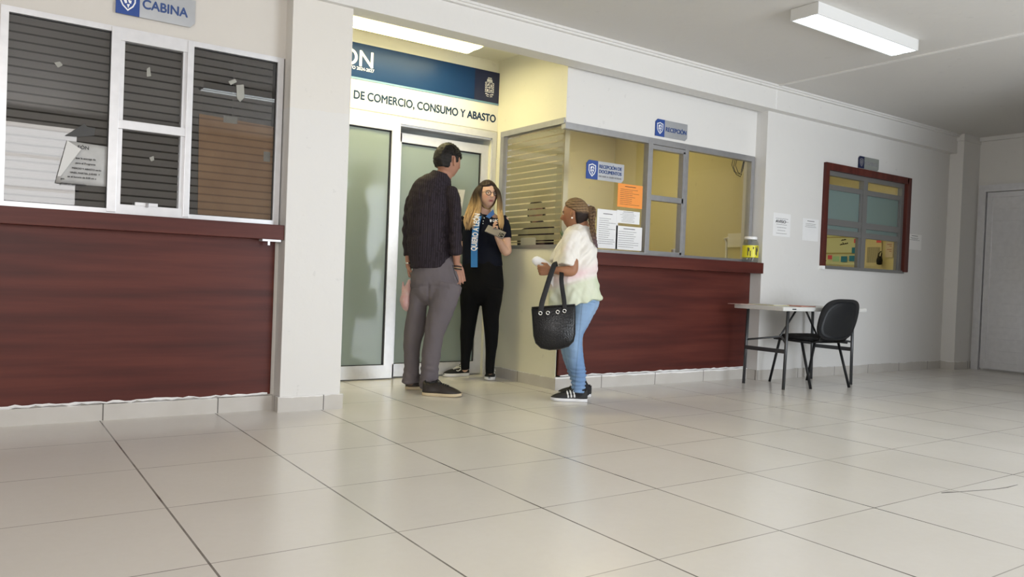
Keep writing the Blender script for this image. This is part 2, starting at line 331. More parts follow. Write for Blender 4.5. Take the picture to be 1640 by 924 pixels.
# rooms behind the glass
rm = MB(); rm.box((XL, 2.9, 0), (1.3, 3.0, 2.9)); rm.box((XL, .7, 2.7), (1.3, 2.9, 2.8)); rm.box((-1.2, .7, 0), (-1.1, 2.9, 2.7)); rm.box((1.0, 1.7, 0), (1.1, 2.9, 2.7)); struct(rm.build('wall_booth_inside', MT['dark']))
rm = MB(); rm.box((3.25, 2.9, 0), (5.75, 3.0, 2.9)); rm.box((5.70, .73, 0), (5.78, 2.9, 2.9)); rm.box((3.25, YA + .1, 0), (3.32, 2.9, 2.7)); rm.box((3.25, .73, 2.7), (5.7, 2.9, 2.8)); struct(rm.build('wall_reception_inside', MT['yellow']))
rm = MB(); rm.box((5.78, 3.3, 0), (9.1, 3.4, 2.9)); rm.box((8.98, .62, 0), (9.1, 3.3, 2.9)); rm.box((5.78, .62, 2.7), (9.0, 3.3, 2.8)); struct(rm.build('wall_permits_inside', MT['yellow']))
rm = MB(); rm.box((1.0, 4.0, 0), (3.25, 4.1, 2.9)); rm.box((1.0, 1.75, 2.7), (3.25, 4.0, 2.8)); rm.box((1.2, 1.75, 0), (1.32, 4, 2.7)); rm.box((3.18, 1.75, 0), (3.25, 4, 2.7)); struct(rm.build('wall_office_inside', MT['white']))

# ================================================================ WINDOW 1 (CABINA)
w1 = empty('window_1', (.22, YL, 1.12)); struct(w1)
y0, y1 = YL - .012, YL + .05
f = MB()
f.box((-.50, y0, 1.12), (-.465, y1, 2.13)); f.box((-.465, y0, 2.10), (.90, y1, 2.13)); f.box((.90, y0, 1.12), (.936, y1, 2.13)); f.box((-.465, y0, 1.12), (.90, y1, 1.148))
f.box((.0, y0 - .008, 1.13), (.045, y1, 2.125), .002); f.box((.387, y0 - .008, 1.13), (.42, y1, 2.125), .002)
f.build('window_frame', MT['alu'], w1)
f = MB(); f.box((.045, y0, 2.06), (.387, y1, 2.10)); f.box((.045, y0 + .01, 1.148), (.068, y1, 2.06)); f.box((.366, y0 + .01, 1.148), (.387, y1, 2.06)); f.box((.045, y0 - .004, 1.585), (.387, y1, 1.632), .002); f.box((.045, y0, 1.148), (.387, y1, 1.175))
f.build('sliding_sash', MT['alu'], w1)
f = MB(); f.box((-.465, YL + .010, 1.148), (0, YL + .014, 2.10)); f.box((.068, YL + .022, 1.175), (.366, YL + .026, 1.585)); f.box((.068, YL + .022, 1.632), (.366, YL + .026, 2.06)); f.box((.42, YL + .010, 1.148), (.90, YL + .014, 2.10))
f.build('window_pane', MT['glassr'], w1)
f = MB(); f.box((-.465, YL + .016, 1.148), (0, YL + .0165, 2.10)); f.box((.068, YL + .028, 1.175), (.366, YL + .0285, 1.585)); f.box((.068, YL + .028, 1.632), (.366, YL + .0285, 2.06)); f.box((.42, YL + .0192, 1.148), (.88, YL + .0197, 2.10))
f.build('striped_film', MT['film'], w1)
f = MB()
for a, b, c, d in ((-.465, 0, 1.148, 2.10), (.42, .90, 1.148, 2.10)):
    f.box((a, YL + .005, d - .005), (b, YL + .012, d)); f.box((b - .005, YL + .005, c), (b, YL + .012, d)); f.box((a, YL + .005, c), (b, YL + .012, c + .004))
f.build('gasket', MT['gasket'], w1)
lt = MB(); lt.box((.14, YL - .02, 1.175), (.255, YL + .01, 1.192)); lt.tube([(.20, YL - .03, 1.19), (.20, YL - .02, 1.17)], .008, 8); lt.build('sash_latch', MT['alu'], w1)
# cardboard sheet, marked by the lines of the film
def card_mat():
    m, nt, b = nodes('lined_cardboard'); pos, s = position(nt); n = noise_tex(nt, pos, 7); g = grid_line(nt, s.outputs[2], .0435, .01, .0045)
    c = mixc(nt, n, (.30, .165, .085), (.50, .31, .17)); c = mixc(nt, mathn(nt, 'MULTIPLY', g, .55), c, (.10, .05, .03)); nt.links.new(c, b.inputs['Base Color']); b.inputs['Roughness'].default_value = .7; return m
cb = empty('cardboard_sheet', (.68, YL + .04, 1.2))
f = MB(); f.prism([(.475, YL + .0148, 1.15), (.897, YL + .0148, 1.15), (.897, YL + .0148, 1.715), (.465, YL + .0148, 1.73)], (0, .004, 0)); f.build('card', card_mat(), cb)
box('tape', (.60, YL + .0142, 1.70), (.68, YL + .0146, 1.74), MT['tape'], cb); box('tape', (.84, YL + .0142, 1.5), (.88, YL + .0146, 1.56), MT['tape'], cb)
tag(cb, 'brown cardboard sheet taped inside the right pane of the booth window', 'cardboard')
# torn residue and tape scraps on the glass
def scrap(name, pts, y, m, lab, cat, grp=None):
    f = MB(); f.prism([(p[0], y, p[1]) for p in pts], (0, .0012, 0)); o = f.build(name, m); tag(o, lab, cat, grp); return o
def pz(u, v, y=YL): p = atY(u, v, y); return (p.x, p.z)
scrap('film_residue', [pz(*q) for q in ((104, 217), (135, 198), (140, 203), (153, 205), (151, 217), (128, 219))], YL + .004, mat('dark_residue', (.05, .05, .05), .6), 'dark torn patch on the glass above the curled notice', 'residue')
for q, lab in ((((236, 109), (241, 106), (243, 121), (236, 122)), 'clear tape scrap high on the middle pane of the booth window'), (((379, 136), (391, 135), (392, 156), (385, 163), (380, 157)), 'clear tape scrap in the right pane, beside the lamp reflection'), (((366, 130), (377, 126), (380, 131), (370, 136)), 'small clear tape scrap tilted on the right pane, above the other scrap'), (((87, 100), (96, 98), (101, 104), (93, 108)), 'clear tape scrap high on the left pane of the booth window'), (((240, 252), (247, 249), (248, 256), (243, 258)), 'tiny tape scrap on the lower middle pane of the booth window')):
    scrap('tape_scrap', [pz(*a) for a in q], YL + (.018 if 192 < q[0][0] < 290 else .006), MT['tape'], lab, 'tape', 'tape scraps on the booth window')
# curled notice on left pane
def lines(f, x0, x1, zt, zb, n, y, seed=0, th=.003, ragged=.5, center=False):
    R = random.Random(seed)
    for k in range(n):
        z = zt + (zb - zt) * k / max(1, n - 1); L = (x1 - x0) * (1 - ragged * R.random())
        a = x0 if not center else (x0 + x1 - L) / 2
        while L > .004:
            wl_ = min(L, .006 + .018 * R.random()); f.box((a, y, z), (a + wl_ * .85, y + .0006, z + th)); a += wl_; L -= wl_
    return f
nt_ = empty('paper_notice', (pz(130, 290)[0], YL - .005, pz(130, 290)[1])); yN = YL + .002
f = MB(); q = [pz(*a) for a in ((88, 293), (107, 225), (128, 229), (172, 235), (170, 299))]
n = 8
bmv = []
for i in range(n + 1):
    t = i / n; row = []
    for k in range(n + 1):
        s = k / n; top = (q[1][0] * (1 - s) + q[3][0] * s, q[1][1] * (1 - s) + q[3][1] * s); bot = (q[0][0] * (1 - s) + q[4][0] * s, q[0][1] * (1 - s) + q[4][1] * s)
        bulge = .014 * math.sin(PI * t) * (1 - s) + .022 * max(0, .5 - s) * (t)
        row.append(f.bm.verts.new((top[0] * (1 - t) + bot[0] * t, yN - bulge, top[1] * (1 - t) + bot[1] * t)))
    bmv.append(row)
for i in range(n):
    for k in range(n): f.bm.faces.new((bmv[i][k], bmv[i][k + 1], bmv[i + 1][k + 1], bmv[i + 1][k]))
po = f.build('sheet', MT['oldpaper'], nt_, True); sm = po.modifiers.new('thickness', 'SOLIDIFY'); sm.thickness = .0008
f = MB(); f.prism([(a[0], yN - .03, a[1]) for a in (pz(107, 226), pz(129, 240), pz(96, 283), pz(91, 283))], (0, .001, 0)); f.build('folded_corner', mat('paper_underside', (.62, .62, .61), .5), nt_)
for body, u, v, sz in (('EÓN', 124, 238, .026), ('que la entrega de', 121, 254, .0135), ('para el Programa', 121, 262, .0135), ('MERCIO Y ABASTO serán', 115, 270, .0125), ('UNES, MARTES, JUEVES  Y', 112, 277, .0125), ('en el horario de 8:00 am a', 108, 283.5, .0125), ('pm', 97, 287, .014), ('gracias su comprensión', 97, 294, .0125)):
    p = atY(u, v, YL - .022); text(body, sz, p, MT['ink'], nt_, 'printed_words', bold=.0003, rot=(PI/2, 0, 0))
tag(nt_, 'curled grey paper notice taped inside the left pane of the booth window', 'notice')

# counters
c1 = empty('wooden_counter', (-.2, YL, 0))
f = MB(); f.box((XL + .05, .475, 1.03), (.943, YL - .012, 1.118), .003); f.build('ledge', MT['wood'], c1)
f = MB(); f.box((XL + .05, YL - .020, .098), (.918, YL - .005, 1.03)); f.build('front_panel', MT['wood'], c1)
R = random.Random(3); f = MB(); pts = [Vector((-.6 + k * .03, YL - .02, .094 + R.random() * .01)) for k in range(51)]
f.tube(pts, [.003 + .006 * R.random() for _ in pts], 5); f.build('paint_edge', MT['white_'], c1)
f = MB(); f.box((.82, .49, 1.018), (.93, .56, 1.030)); f.box((.855, .50, .995), (.868, .51, 1.02)); f.build('bracket', MT['alu'], c1)
tag(c1, 'long mahogany laminate counter under the booth window, left of the white pillar', 'counter')
c2 = empty('wooden_counter', (4.3, YR, 0))
f = MB(); f.box((XC + .03, .475, .985), (5.413, YR - .02, 1.083), .003); f.build('ledge', MT['wood'], c2)
f = MB(); f.box((XC + .012, YR - .024, .112), (5.395, YR - .002, .985)); f.build('front_panel', MT['wood'], c2)
pts = [Vector((XC + .03 + k * .04, YR - .024, .106 + R.random() * .008)) for k in range(56)]; f = MB(); f.tube(pts, [.003 + .005 * R.random() for _ in pts], 5); f.build('paint_edge', MT['white_'], c2)
tag(c2, 'mahogany laminate counter under the reception window, behind the woman with the tote', 'counter')

# ================================================================ WINDOW 2 (RECEPTION)
w2 = empty('window_2', (4.3, YR, 1.1)); struct(w2)
y0, y1 = YR - .012, YR + .04
f = MB()
f.box((XC - .005, y0, 2.025), (5.405, y1, 2.075)); f.box((XC, y0, 1.083), (5.405, y1, 1.112)); f.box((5.36, y0, 1.112), (5.405, y1, 2.025))
f.box((4.035, y0 - .006, 1.1), (4.085, y1, 2.05), .002); f.box((4.475, y0 - .006, 1.1), (4.515, y1, 2.05), .002)
f.build('window_frame', MT['alug'], w2)
f = MB(); f.box((4.085, y0, 1.985), (4.475, y1, 2.02)); f.box((4.085, y0, 1.555), (4.475, y1, 1.60), .002); f.box((4.455, y0, 1.11), (4.475, y1, 2.0)); f.box((4.085, y0, 1.112), (4.475, y1, 1.13)); f.build('sliding_sash', MT['alug'], w2)
f = MB(); f.box((XC + .02, YR + .012, 1.112), (4.035, YR + .016, 2.025)); f.box((4.085, YR + .022, 1.13), (4.455, YR + .026, 1.555)); f.box((4.085, YR + .022, 1.60), (4.455, YR + .026, 1.985)); f.box((4.515, YR + .012, 1.112), (5.36, YR + .016, 2.025)); f.build('window_pane', MT['glass'], w2)
w2b = empty('window_5', (XC, 1.05, 1.1)); struct(w2b)
f = MB(); f.box((XC - .012, YR, 2.065), (XC + .04, 1.515, 2.11)); f.box((XC - .01, 1.465, 1.115), (XC + .04, 1.515, 2.065)); f.box((XC - .01, YR - .01, 1.10), (XC + .04, 1.465, 1.13)); f.build('window_frame', MT['alug'], w2b)
f = MB(); f.box((XC + .012, YR + .02, 1.13), (XC + .018, 1.465, 2.065)); f.build('window_pane', MT['glass'], w2b)
f = MB(); f.box((XC + .022, YR + .04, 1.15), (XC + .0225, 1.45, 2.065)); f.build('striped_film', MT['film2'], w2b)
# post inside, warm office lamp
struct(box('wall_inside_post', (3.45, 1.0, 0), (3.50, 1.1, 2.7), MT['yellow']))
def glow(name, y0, W, base, line, sb, sl):
    """acrylic diffuser lit by two tubes behind it"""
    m, nt, b = nodes(name); pos, s = position(nt); tot = None
    for k in (-.24, .24):
        d = mathn(nt, 'DIVIDE', mathn(nt, 'SUBTRACT', s.outputs[1], y0 + k * W), W * .11); g = mathn(nt, 'POWER', 2.718, mathn(nt, 'MULTIPLY', mathn(nt, 'MULTIPLY', d, d), -1))
        tot = g if tot is None else mathn(nt, 'ADD', tot, g)
    b.inputs['Base Color'].default_value = (.8, .8, .75, 1); nt.links.new(mixc(nt, mathn(nt, 'MINIMUM', tot, 1), base, line), b.inputs['Emission Color'])
    nt.links.new(mathn(nt, 'ADD', mathn(nt, 'MULTIPLY', tot, sl), sb), b.inputs['Emission Strength']); return m
def lamp(loc, L, W, H, warm, lab, name='ceiling_light', boost=1):
    e = empty(name, loc); x, y, z = loc
    m = glow('lit_warm_diffuser', y, W, (1, .80, .28), (1, .90, .50), .9 * WARM * boost, 26 * WARM * boost) if warm else glow('lit_white_diffuser', y, W, (.80, .92, 1), (.9, .97, 1), 1.0 * LAMP, 5 * LAMP)
    if warm:
        f = MB(); f.prism([(x - L/2, y - W/2 * .82, z), (x - L/2, y + W/2 * .82, z), (x - L/2, y + W/2, z - H * .3), (x - L/2, y + W/2, z - H * .5), (x - L/2, y - W/2, z - H * .5), (x - L/2, y - W/2, z - H * .3)], (L, 0, 0)); f.build('housing', MT['lampbody'], e)
        prof = [(-.495, .40), (-.47, .85), (-.40, 1.0), (.40, 1.0), (.47, .85), (.495, .40)]
    else:
        f = MB(); f.box((x - L/2, y - W/2, z - H * .35), (x + L/2, y + W/2, z)); f.box((x - L/2, y - W/2, z - H), (x + L/2, y - W/2 + .006, z - H * .35)); f.box((x - L/2, y + W/2 - .006, z - H), (x + L/2, y + W/2, z - H * .35)); f.build('housing', MT['lampbody'], e)
        prof = [(-.46, .5), (-.46, .99), (.46, .99), (.46, .5)]
    for s in (0, 1):
        a = x - L/2 - .004 if s == 0 else x + L/2 - .004
        box('end_cap', (a, y - W/2 - .003, z - H), (a + .008, y + W/2 + .003, z - .002), MT['lampbody'], e, .002)
    f = MB(); f.prism([(x - L/2 + .006, y + a * W, z - H * b) for a, b in prof], (L - .012, 0, 0)); f.build('diffuser', m, e)
    tag(e, lab, 'ceiling light'); return e
lamp((4.42, -.99, Z_C), 1.20, .20, .08, 0, 'lit white fluorescent ceiling fitting in the open hall')
for x, y, l in ((1.87, -1.3, 'lit fluorescent ceiling fitting above the left counter, out of frame'), (4.40, -2.95, 'lit fluorescent ceiling fitting reflected in the glass door'), (1.87, -2.95, 'lit fluorescent ceiling fitting reflected in the booth window')):
    lamp((x, y, Z_C), 1.22, .20, .08, 0, l)['group'] = 'ceiling fittings outside the frame'
lamp((2.05, 1.215, ZA), 1.24, .29, .08, 1, 'lit warm fluorescent fitting above the blue sign in the doorway recess', boost=1.9)
lamp((4.5, 1.9, 2.70), 1.2, .3, .08, 1, 'lit warm fluorescent fitting inside the reception office')
lamp((7.3, 2.0, 2.70), 1.2, .3, .08, 1, 'lit warm fluorescent fitting inside the permits office')
lamp((2.2, 2.9, 2.70), 1.2, .3, .08, 0, 'lit fluorescent fitting behind the frosted glass door')

# ================================================================ DOOR 1 (alcove)
d1 = empty('door_1', (2.2, YA, 0)); struct(d1)
f = MB(); f.box((1.325, YA - .02, 2.06), (3.15, YA + .1, 2.115)); f.box((3.105, YA - .02, 0), (3.15, YA + .1, 2.06)); f.box((1.325, YA + .0, 2.045), (3.105, YA + .1, 2.06)); f.box((1.325, YA - .015, 0), (1.36, YA + .1, 2.06)); f.build('door_frame', MT['alu'], d1)
f = MB(); f.box((1.36, YA - .02, .01), (2.225, YA + .02, .115)); f.box((1.36, YA - .02, 1.995), (2.225, YA + .02, 2.06)); f.box((2.15, YA - .02, .115), (2.225, YA + .02, 1.995)); f.box((1.36, YA - .02, .115), (1.43, YA + .02, 1.995)); f.build('fixed_leaf_frame', MT['alu'], d1)
f = MB(); f.box((1.43, YA - .003, .115), (2.15, YA + .003, 1.995)); f.build('door_pane', MT['frost'], d1)
f = MB(); f.box((1.43, YA - .008, 1.983), (2.15, YA + .004, 1.995)); f.box((2.136, YA - .008, .115), (2.15, YA + .004, 1.995)); f.box((1.43, YA - .008, .115), (2.15, YA + .004, .121)); f.build('gasket', MT['gasket'], d1)
y = YA + .05
f = MB(); f.box((2.24, y - .02, .012), (3.10, y + .02, .115)); f.box((2.24, y - .02, 1.925), (3.10, y + .02, 2.0), .002); f.box((3.03, y - .02, .115), (3.10, y + .02, 1.925)); f.box((2.235, y - .02, .012), (2.262, y + .02, 2.0)); f.build('sliding_leaf_frame', MT['alu'], d1)
f = MB(); f.box((2.26, y - .003, .115), (3.03, y + .003, 1.925)); f.build('door_pane', MT['frost'], d1)
f = MB(); f.box((2.26, y - .008, 1.913), (3.03, y + .004, 1.925)); f.box((3.017, y - .008, .115), (3.03, y + .004, 1.925)); f.box((2.26, y - .008, .115), (3.03, y + .004, .121)); f.build('gasket', MT['gasket'], d1)
# poster stuck on the door glass, seen between the two people
ps = empty('door_poster', (2.78, YA + .03, 1.4))
f = MB(); a = [atY(*q, YA + .042) for q in ((727, 303), (745, 304), (738, 345), (727, 345))]; f.prism([(p.x, p.y, p.z) for p in a], (0, .0015, 0)); f.build('sheet', MT['paper'], ps)
f = MB(); lines(f, a[0].x + .03, a[0].x + .08, a[0].z - .03, a[2].z + .02, 6, YA + .041, 5); f.build('printed_lines', MT['inkg'], ps)
tag(ps, 'white paper on the door glass between the man and the staff woman', 'poster')

# ================================================================ SIGNS
def emblem(cx, cz, h, y, parent, m, name='shield_emblem', rotm=None):
    f = MB(); wd_ = h * .40
    out = [(-1, .5), (-.5, .56), (0, .66), (.5, .56), (1, .5), (1, -.1), (.7, -.42), (0, -.75), (-.7, -.42), (-1, -.1)]
    inn = [(a * .82, b * .84) for a, b in out]
    n = len(out)
    for k in range(n):
        q = [out[k], out[(k + 1) % n], inn[(k + 1) % n], inn[k]]
        f.prism([(cx + a * wd_, y, cz + b * h * .8) for a, b in q], (0, .001, 0))
    # lion head: mane tufts and muzzle
    for q in (((-.5, .25), (-.15, .38), (.1, .3), (-.1, .12), (-.45, .0)), ((.15, .4), (.5, .3), (.55, .05), (.3, .12)), ((-.55, -.05), (-.2, .05), (-.1, -.2), (-.35, -.25)), ((.0, .05), (.45, .0), (.4, -.22), (.1, -.15)), ((-.15, -.28), (.25, -.25), (.05, -.55))):
        f.prism([(cx + a * wd_, y, cz + b * h * .8) for a, b in q], (0, .001, 0))
    return f.build(name, m, parent)
def plate_sign(x0, x1, z0, z1, y, words, lab, split=.27, plate='steel', ms=1):
    e = empty('wall_sign', ((x0 + x1) / 2, y, z0)); W = x1 - x0; H = z1 - z0; c = H * .17
    f = MB(); xs = x0 + W * split
    f.prism([(xs, y, z0), (x1 - c, y, z0), (x1, y, z0 + c), (x1, y, z1), (xs, y, z1)], (0, .004, 0)); f.build('steel_plate', MT[plate], e)
    f = MB(); f.prism([(x0, y - .001, z0), (xs, y - .001, z0), (xs, y - .001, z1), (x0 + c, y - .001, z1), (x0, y - .001, z1 - c)], (0, .005, 0)); f.build('blue_plate', MT['blue' if plate == 'steel' else 'navy'], e)
    emblem(x0 + W * split * .5, (z0 + z1) / 2, H * .62, y - .0022, e, MT['white_' if plate == 'steel' else 'inkg'])
    for t, sz, zz, ww, m in words: text(t, sz, Vector((xs + W * .03, y - .0014, zz)), MT[m], e, 'lettering', bold=.0008 * sz / .03, width=ww)
    tag(e, lab, 'sign'); return e
ys = YL - .022
a = atY(185, 21, ys); b = atY(312, 44, ys)
zb = (a.z + b.z) / 2
plate_sign(a.x, b.x, zb, zb + .155, ys, [('CABINA', .07, zb + .052, (b.x - a.x) * .58, 'bluet')], 'blue and silver CABINA sign above the booth window', .29)
ys = YR - .012
plate_sign(4.105, 4.49, 2.098, 2.242, ys, [('RECEPCIÓN', .05, 2.15, .25, 'bluet')], 'blue and silver RECEPCIÓN sign above the sliding reception window', .28)
plate_sign(3.385, 3.785, 1.665, 1.815, YR + .002, [('RECEPCIÓN DE', .038, 1.762, .24, 'bluet'), ('DOCUMENTOS', .038, 1.722, .24, 'bluet'), ('DE 8:00 A 15:00 HORAS', .02, 1.69, .24, 'inkg')], 'blue and silver RECEPCIÓN DE DOCUMENTOS sign on the reception glass', .30)
plate_sign(6.875, 7.245, 2.125, 2.248, YP - .012, [('PERMISOS', .045, 2.17, .22, 'inkg')], 'dark grey PERMISOS sign above the wood framed window', .27, 'steeld')
# header sign
hs = empty('header_sign', (2.25, YA, 2.11)); yS = YA - .012
f = MB(); f.box((1.33, yS, 2.125), (3.165, YA - .001, 2.352)); f.build('ivory_panel', MT['signw'], hs)
f = MB(); f.box((1.33, yS - .004, 2.352), (3.165, YA - .001, 2.632)); f.build('blue_panel', MT['bluesign'], hs)
f = MB(); f.box((2.905, yS - .0046, 2.366), (3.165, yS, 2.632)); f.build('navy_panel', MT['navy'], hs)
f = MB(); f.box((1.33, yS - .005, 2.352), (3.165, yS, 2.366)); f.build('pale_stripe', MT['ltblue'], hs)
pr = atY(599, 108, yS); text('LEÓN', .175, Vector((pr.x, yS - .0055, atY(598, 110, yS).z)), MT['white_'], hs, 'city_name', bold=.0022, align='RIGHT')
text('AYUNTAMIENTO 2024-2027', .034, Vector((pr.x, yS - .0055, atY(597, 116.5, yS).z)), MT['white_'], hs, 'term_years', bold=.0003, align='RIGHT')
pa = atY(565.5, 156, yS); pb = atY(793, 197, yS)
text('DE COMERCIO, CONSUMO Y ABASTO', .090, Vector((pa.x, yS - .0012, (pa.z + pb.z) / 2)), MT['slate'], hs, 'department_name', bold=.0026, width=pb.x - pa.x)
# city crest
cx, cz = 3.055, 2.492
f = MB(); yy = yS - .0056
def q_(pts): f.prism([(cx + a, yy, cz + b) for a, b in pts], (0, .001, 0))
def ringq(w_, h_, t):
    q_([(-w_, -h_), (w_, -h_), (w_, -h_ + t), (-w_, -h_ + t)]); q_([(-w_, h_ - t), (w_, h_ - t), (w_, h_), (-w_, h_)]); q_([(-w_, -h_), (-w_ + t, -h_), (-w_ + t, h_), (-w_, h_)]); q_([(w_ - t, -h_), (w_, -h_), (w_, h_), (w_ - t, h_)])
ringq(.033, .045, .0035); q_([(-.033, -.004), (.033, -.004), (.033, .001), (-.033, .001)]); q_([(-.002, -.045), (.002, -.045), (.002, .045), (-.002, .045)])
q_([(-.025, .010), (-.012, .012), (-.008, .036), (-.018, .03)]); q_([(.01, .008), (.026, .008), (.022, .02), (.018, .034), (.012, .02)]); q_([(-.026, -.036), (-.01, -.036), (-.014, -.012), (-.022, -.016)]); q_([(.008, -.034), (.024, -.034), (.02, -.012), (.012, -.02)])
for k in range(5): q_([(-.026 + k * .011, .055), (-.019 + k * .011, .055), (-.019 + k * .011, .070 + .005 * (k % 2)), (-.026 + k * .011, .070 + .005 * (k % 2))])
q_([(-.028, .05), (.028, .05), (.028, .055), (-.028, .055)]); q_([(-.022, .078), (.022, .078), (.018, .084), (-.018, .084)])
for s in (-1, 1):
    for k in range(6): q_([(s * .037, -.04 + k * .015), (s * .046, -.044 + k * .015), (s * .044, -.034 + k * .015), (s * .038, -.031 + k * .015)])
    q_([(s * .04, -.052), (s * .004, -.062), (s * .004, -.068), (s * .042, -.060)]); q_([(s * .03, -.072), (s * .006, -.078), (s * .006, -.082), (s * .032, -.077)])
f.build('city_crest', MT['white_'], hs)
tag(hs, 'wide blue and ivory department sign above the glass door', 'sign')

# ================================================================ PAPERS ON GLASS AND WALL
def notice(u0, v0, u1, v1, y, m, lab, nl, grp=None, head=True, tilt=0, center=False, qr=False, seed=1, inkm='ink', th=.0028):
    a = atY(u0, v0, y); b = atY(u1, v1, y); x0, x1, zt, zb_ = a.x, b.x, a.z, b.z
    e = empty('paper_notice', ((x0 + x1) / 2, y, zb_)); W = x1 - x0; H = zt - zb_
    f = MB(); f.box((x0, y, zb_), (x1, y + .001, zt)); T = Matrix.Translation(((x0 + x1) / 2, y, (zt + zb_) / 2)); Mx = T @ Matrix.Rotation(tilt, 4, 'Y') @ T.inverted(); f.xform(Mx)
    f.build('sheet', m, e)
    f = MB()
    if head: f.box((x0 + W * .28, y - .0006, zt - H * .12), (x1 - W * .28, y, zt - H * .12 + .005))
    lines(f, x0 + W * .10, x1 - W * .10, zt - H * .24, zb_ + H * (.12 if not qr else .62), nl, y - .0006, seed, th=th, ragged=.45, center=center)
    f.xform(Mx); f.build('printed_lines', MT[inkm], e)
    tag(e, lab, 'notice', grp); return e
yg = YR - .0
g1 = 'papers taped to the reception glass'
notice(990, 293, 1028, 335, yg, MT['orange'], 'orange printed sheet taped to the reception glass', 9, g1, tilt=.0, seed=4)
notice(957, 334, 988, 399, yg, MT['paper'], 'tall white sheet on the reception glass, left of the two smaller ones', 13, g1, seed=5)
notice(988, 336, 1024, 360, yg - .0012, MT['paper'], 'small white sheet with centred print under the orange sheet', 7, g1, center=True, seed=6, inkm='inkg')
notice(987, 361, 1027, 402, yg, MT['paper'], 'white sheet on the reception glass, lowest beside the mullion', 8, g1, seed=7)
g2 = 'notices on the white wall beside the wood framed window'
n1 = notice(1239, 340, 1265, 380, YP - .002, MT['paper'], 'white AVISO sheet in a sleeve on the wall, nearest the reception', 6, g2, center=True, seed=8, head=False)
text('AVISO', .042, Vector((5.59, YP - .003, 1.47)), MT['ink'], n1, 'heading', bold=.0, width=.15)
notice(1286, 349, 1310, 387, YP - .002, MT['paper'], 'white notice on the wall just left of the wood framed window', 3, g2, center=True, qr=True, seed=9)
notice(1454, 374, 1475, 401, YP - .002, mat('greyish_paper', (.84, .83, .81), .6), 'small notice on the wall right of the wood framed window', 3, g2, center=True, qr=True, seed=10)
# scrap under the film on the side glass
f = MB(); f.box((XC - .004, .95, 1.13), (XC - .002, 1.16, 1.19)); tag(f.build('tape_strip', MT['tape']), 'clear tape strip low on the side reception glass beside the staff woman', 'tape')

# ================================================================ WINDOW 3 (PERMISOS)
w3 = empty('window_3', (7.08, YP, 1.08)); struct(w3)
yf = YP - .035
f = MB(); f.box((X0 - .01, yf, 1.085), (X0 + .045, YP + .06, 2.115), .003); f.box((X0 + .045, yf, 2.045), (X1 - .045, YP + .06, 2.115), .003); f.box((X1 - .075, yf, 1.085), (X1 + .01, YP + .06, 2.115), .003); f.build('wooden_surround', MT['woodv'], w3)
xa, xm, xb = X0 + .045, 7.03, X1 - .075
y0, y1 = YP + .0, YP + .05
f = MB(); f.box((xa, y0, 2.0), (xb, y1, 2.045)); f.box((xa - .03, y0 - .02, 1.068), (xb + .03, y1, 1.10)); f.box((xm - .03, y0 - .006, 1.10), (xm + .005, y1, 2.0)); f.box((xm + .012, y0 - .002, 1.10), (xm + .05, y1, 2.0)); f.box((xb - .045, y0, 1.10), (xb, y1, 2.0)); f.box((xa, y0 + .01, 1.10), (xa + .012, y1, 2.0))
f.build('window_frame', MT['alud'], w3)
f = MB()
for a, b in ((xa, xm - .03), (xm + .05, xb - .045)):
    for z0, z1 in ((1.86, 1.912), (1.507, 1.572), (1.41, 1.468)): f.box((a, y0 + .006, z0), (b, y1 - .005, z1), .002)
    f.box((b - .03, y0 + .012, 1.10), (b, y1 - .005, 1.86))
f.build('sliding_sash', MT['alud'], w3)
f = MB(); f2 = MB()
for a, b in ((xa, xm - .03), (xm + .05, xb - .045)):
    f.box((a, y0 + .024, 1.572), (b, y0 + .028, 1.86)); f.box((a, y0 + .024, 1.468), (b, y0 + .028, 1.507)); f2.box((a, y0 + .03, 1.912), (b, y0 + .034, 2.0))
f.build('frosted_pane', MT['film3'], w3); f2.build('window_pane', MT['glass'], w3)
f = MB(); f.box((X0 - .015, yf - .003, 1.062), (X0 + .03, YP, 1.095)); f.build('sill_corner', MT['white_'], w3)
# whiteboard and papers inside
xW = 8.965
wb_ = empty('whiteboard', (xW, 1.6, 1.2))
def bx(u, v, d=0): p = atX(u, v, xW); return Vector((xW - d, p.y, p.z))
a = bx(1321, 366); b = bx(1377, 424)
yl, yr = 2.75, bx(1377, 400).y
f = MB(); f.box((xW, yr, bx(1340, 424).z), (xW + .012, yl, 1.75)); f.build('writing_surface', MT['board'], wb_)
f = MB(); f.box((xW - .006, yr - .02, bx(1340, 381).z), (xW, yl, bx(1340, 379).z)); f.box((xW - .006, yr - .02, bx(1340, 407).z), (xW, yl, bx(1340, 404.5).z)); f.build('ledge_strip', mat('pale_strip', (.38, .35, .18), .5), wb_)
f = MB()
for u, v, n_ in ((1348, 385, 5), (1350, 389, 1), (1346, 392, 8), (1319.5, 418, 3)):
    for k in range(n_): p = bx(u + k * 1.6, v - k * .3); f.box((xW - .0015, p.y - .008, p.z - .006), (xW - .0005, p.y + .008, p.z + .006 * (1 + (k % 2))))
f.build('marker_writing', MT['ink'], wb_)
f = MB(); p = bx(1339, 414); f.box((xW - .001, p.y - .05, p.z - .04), (xW, p.y + .05, p.z + .03)); f.build('green_mark', MT['green'], wb_)
tag(wb_, 'pale whiteboard on the wall inside the permits office', 'whiteboard')
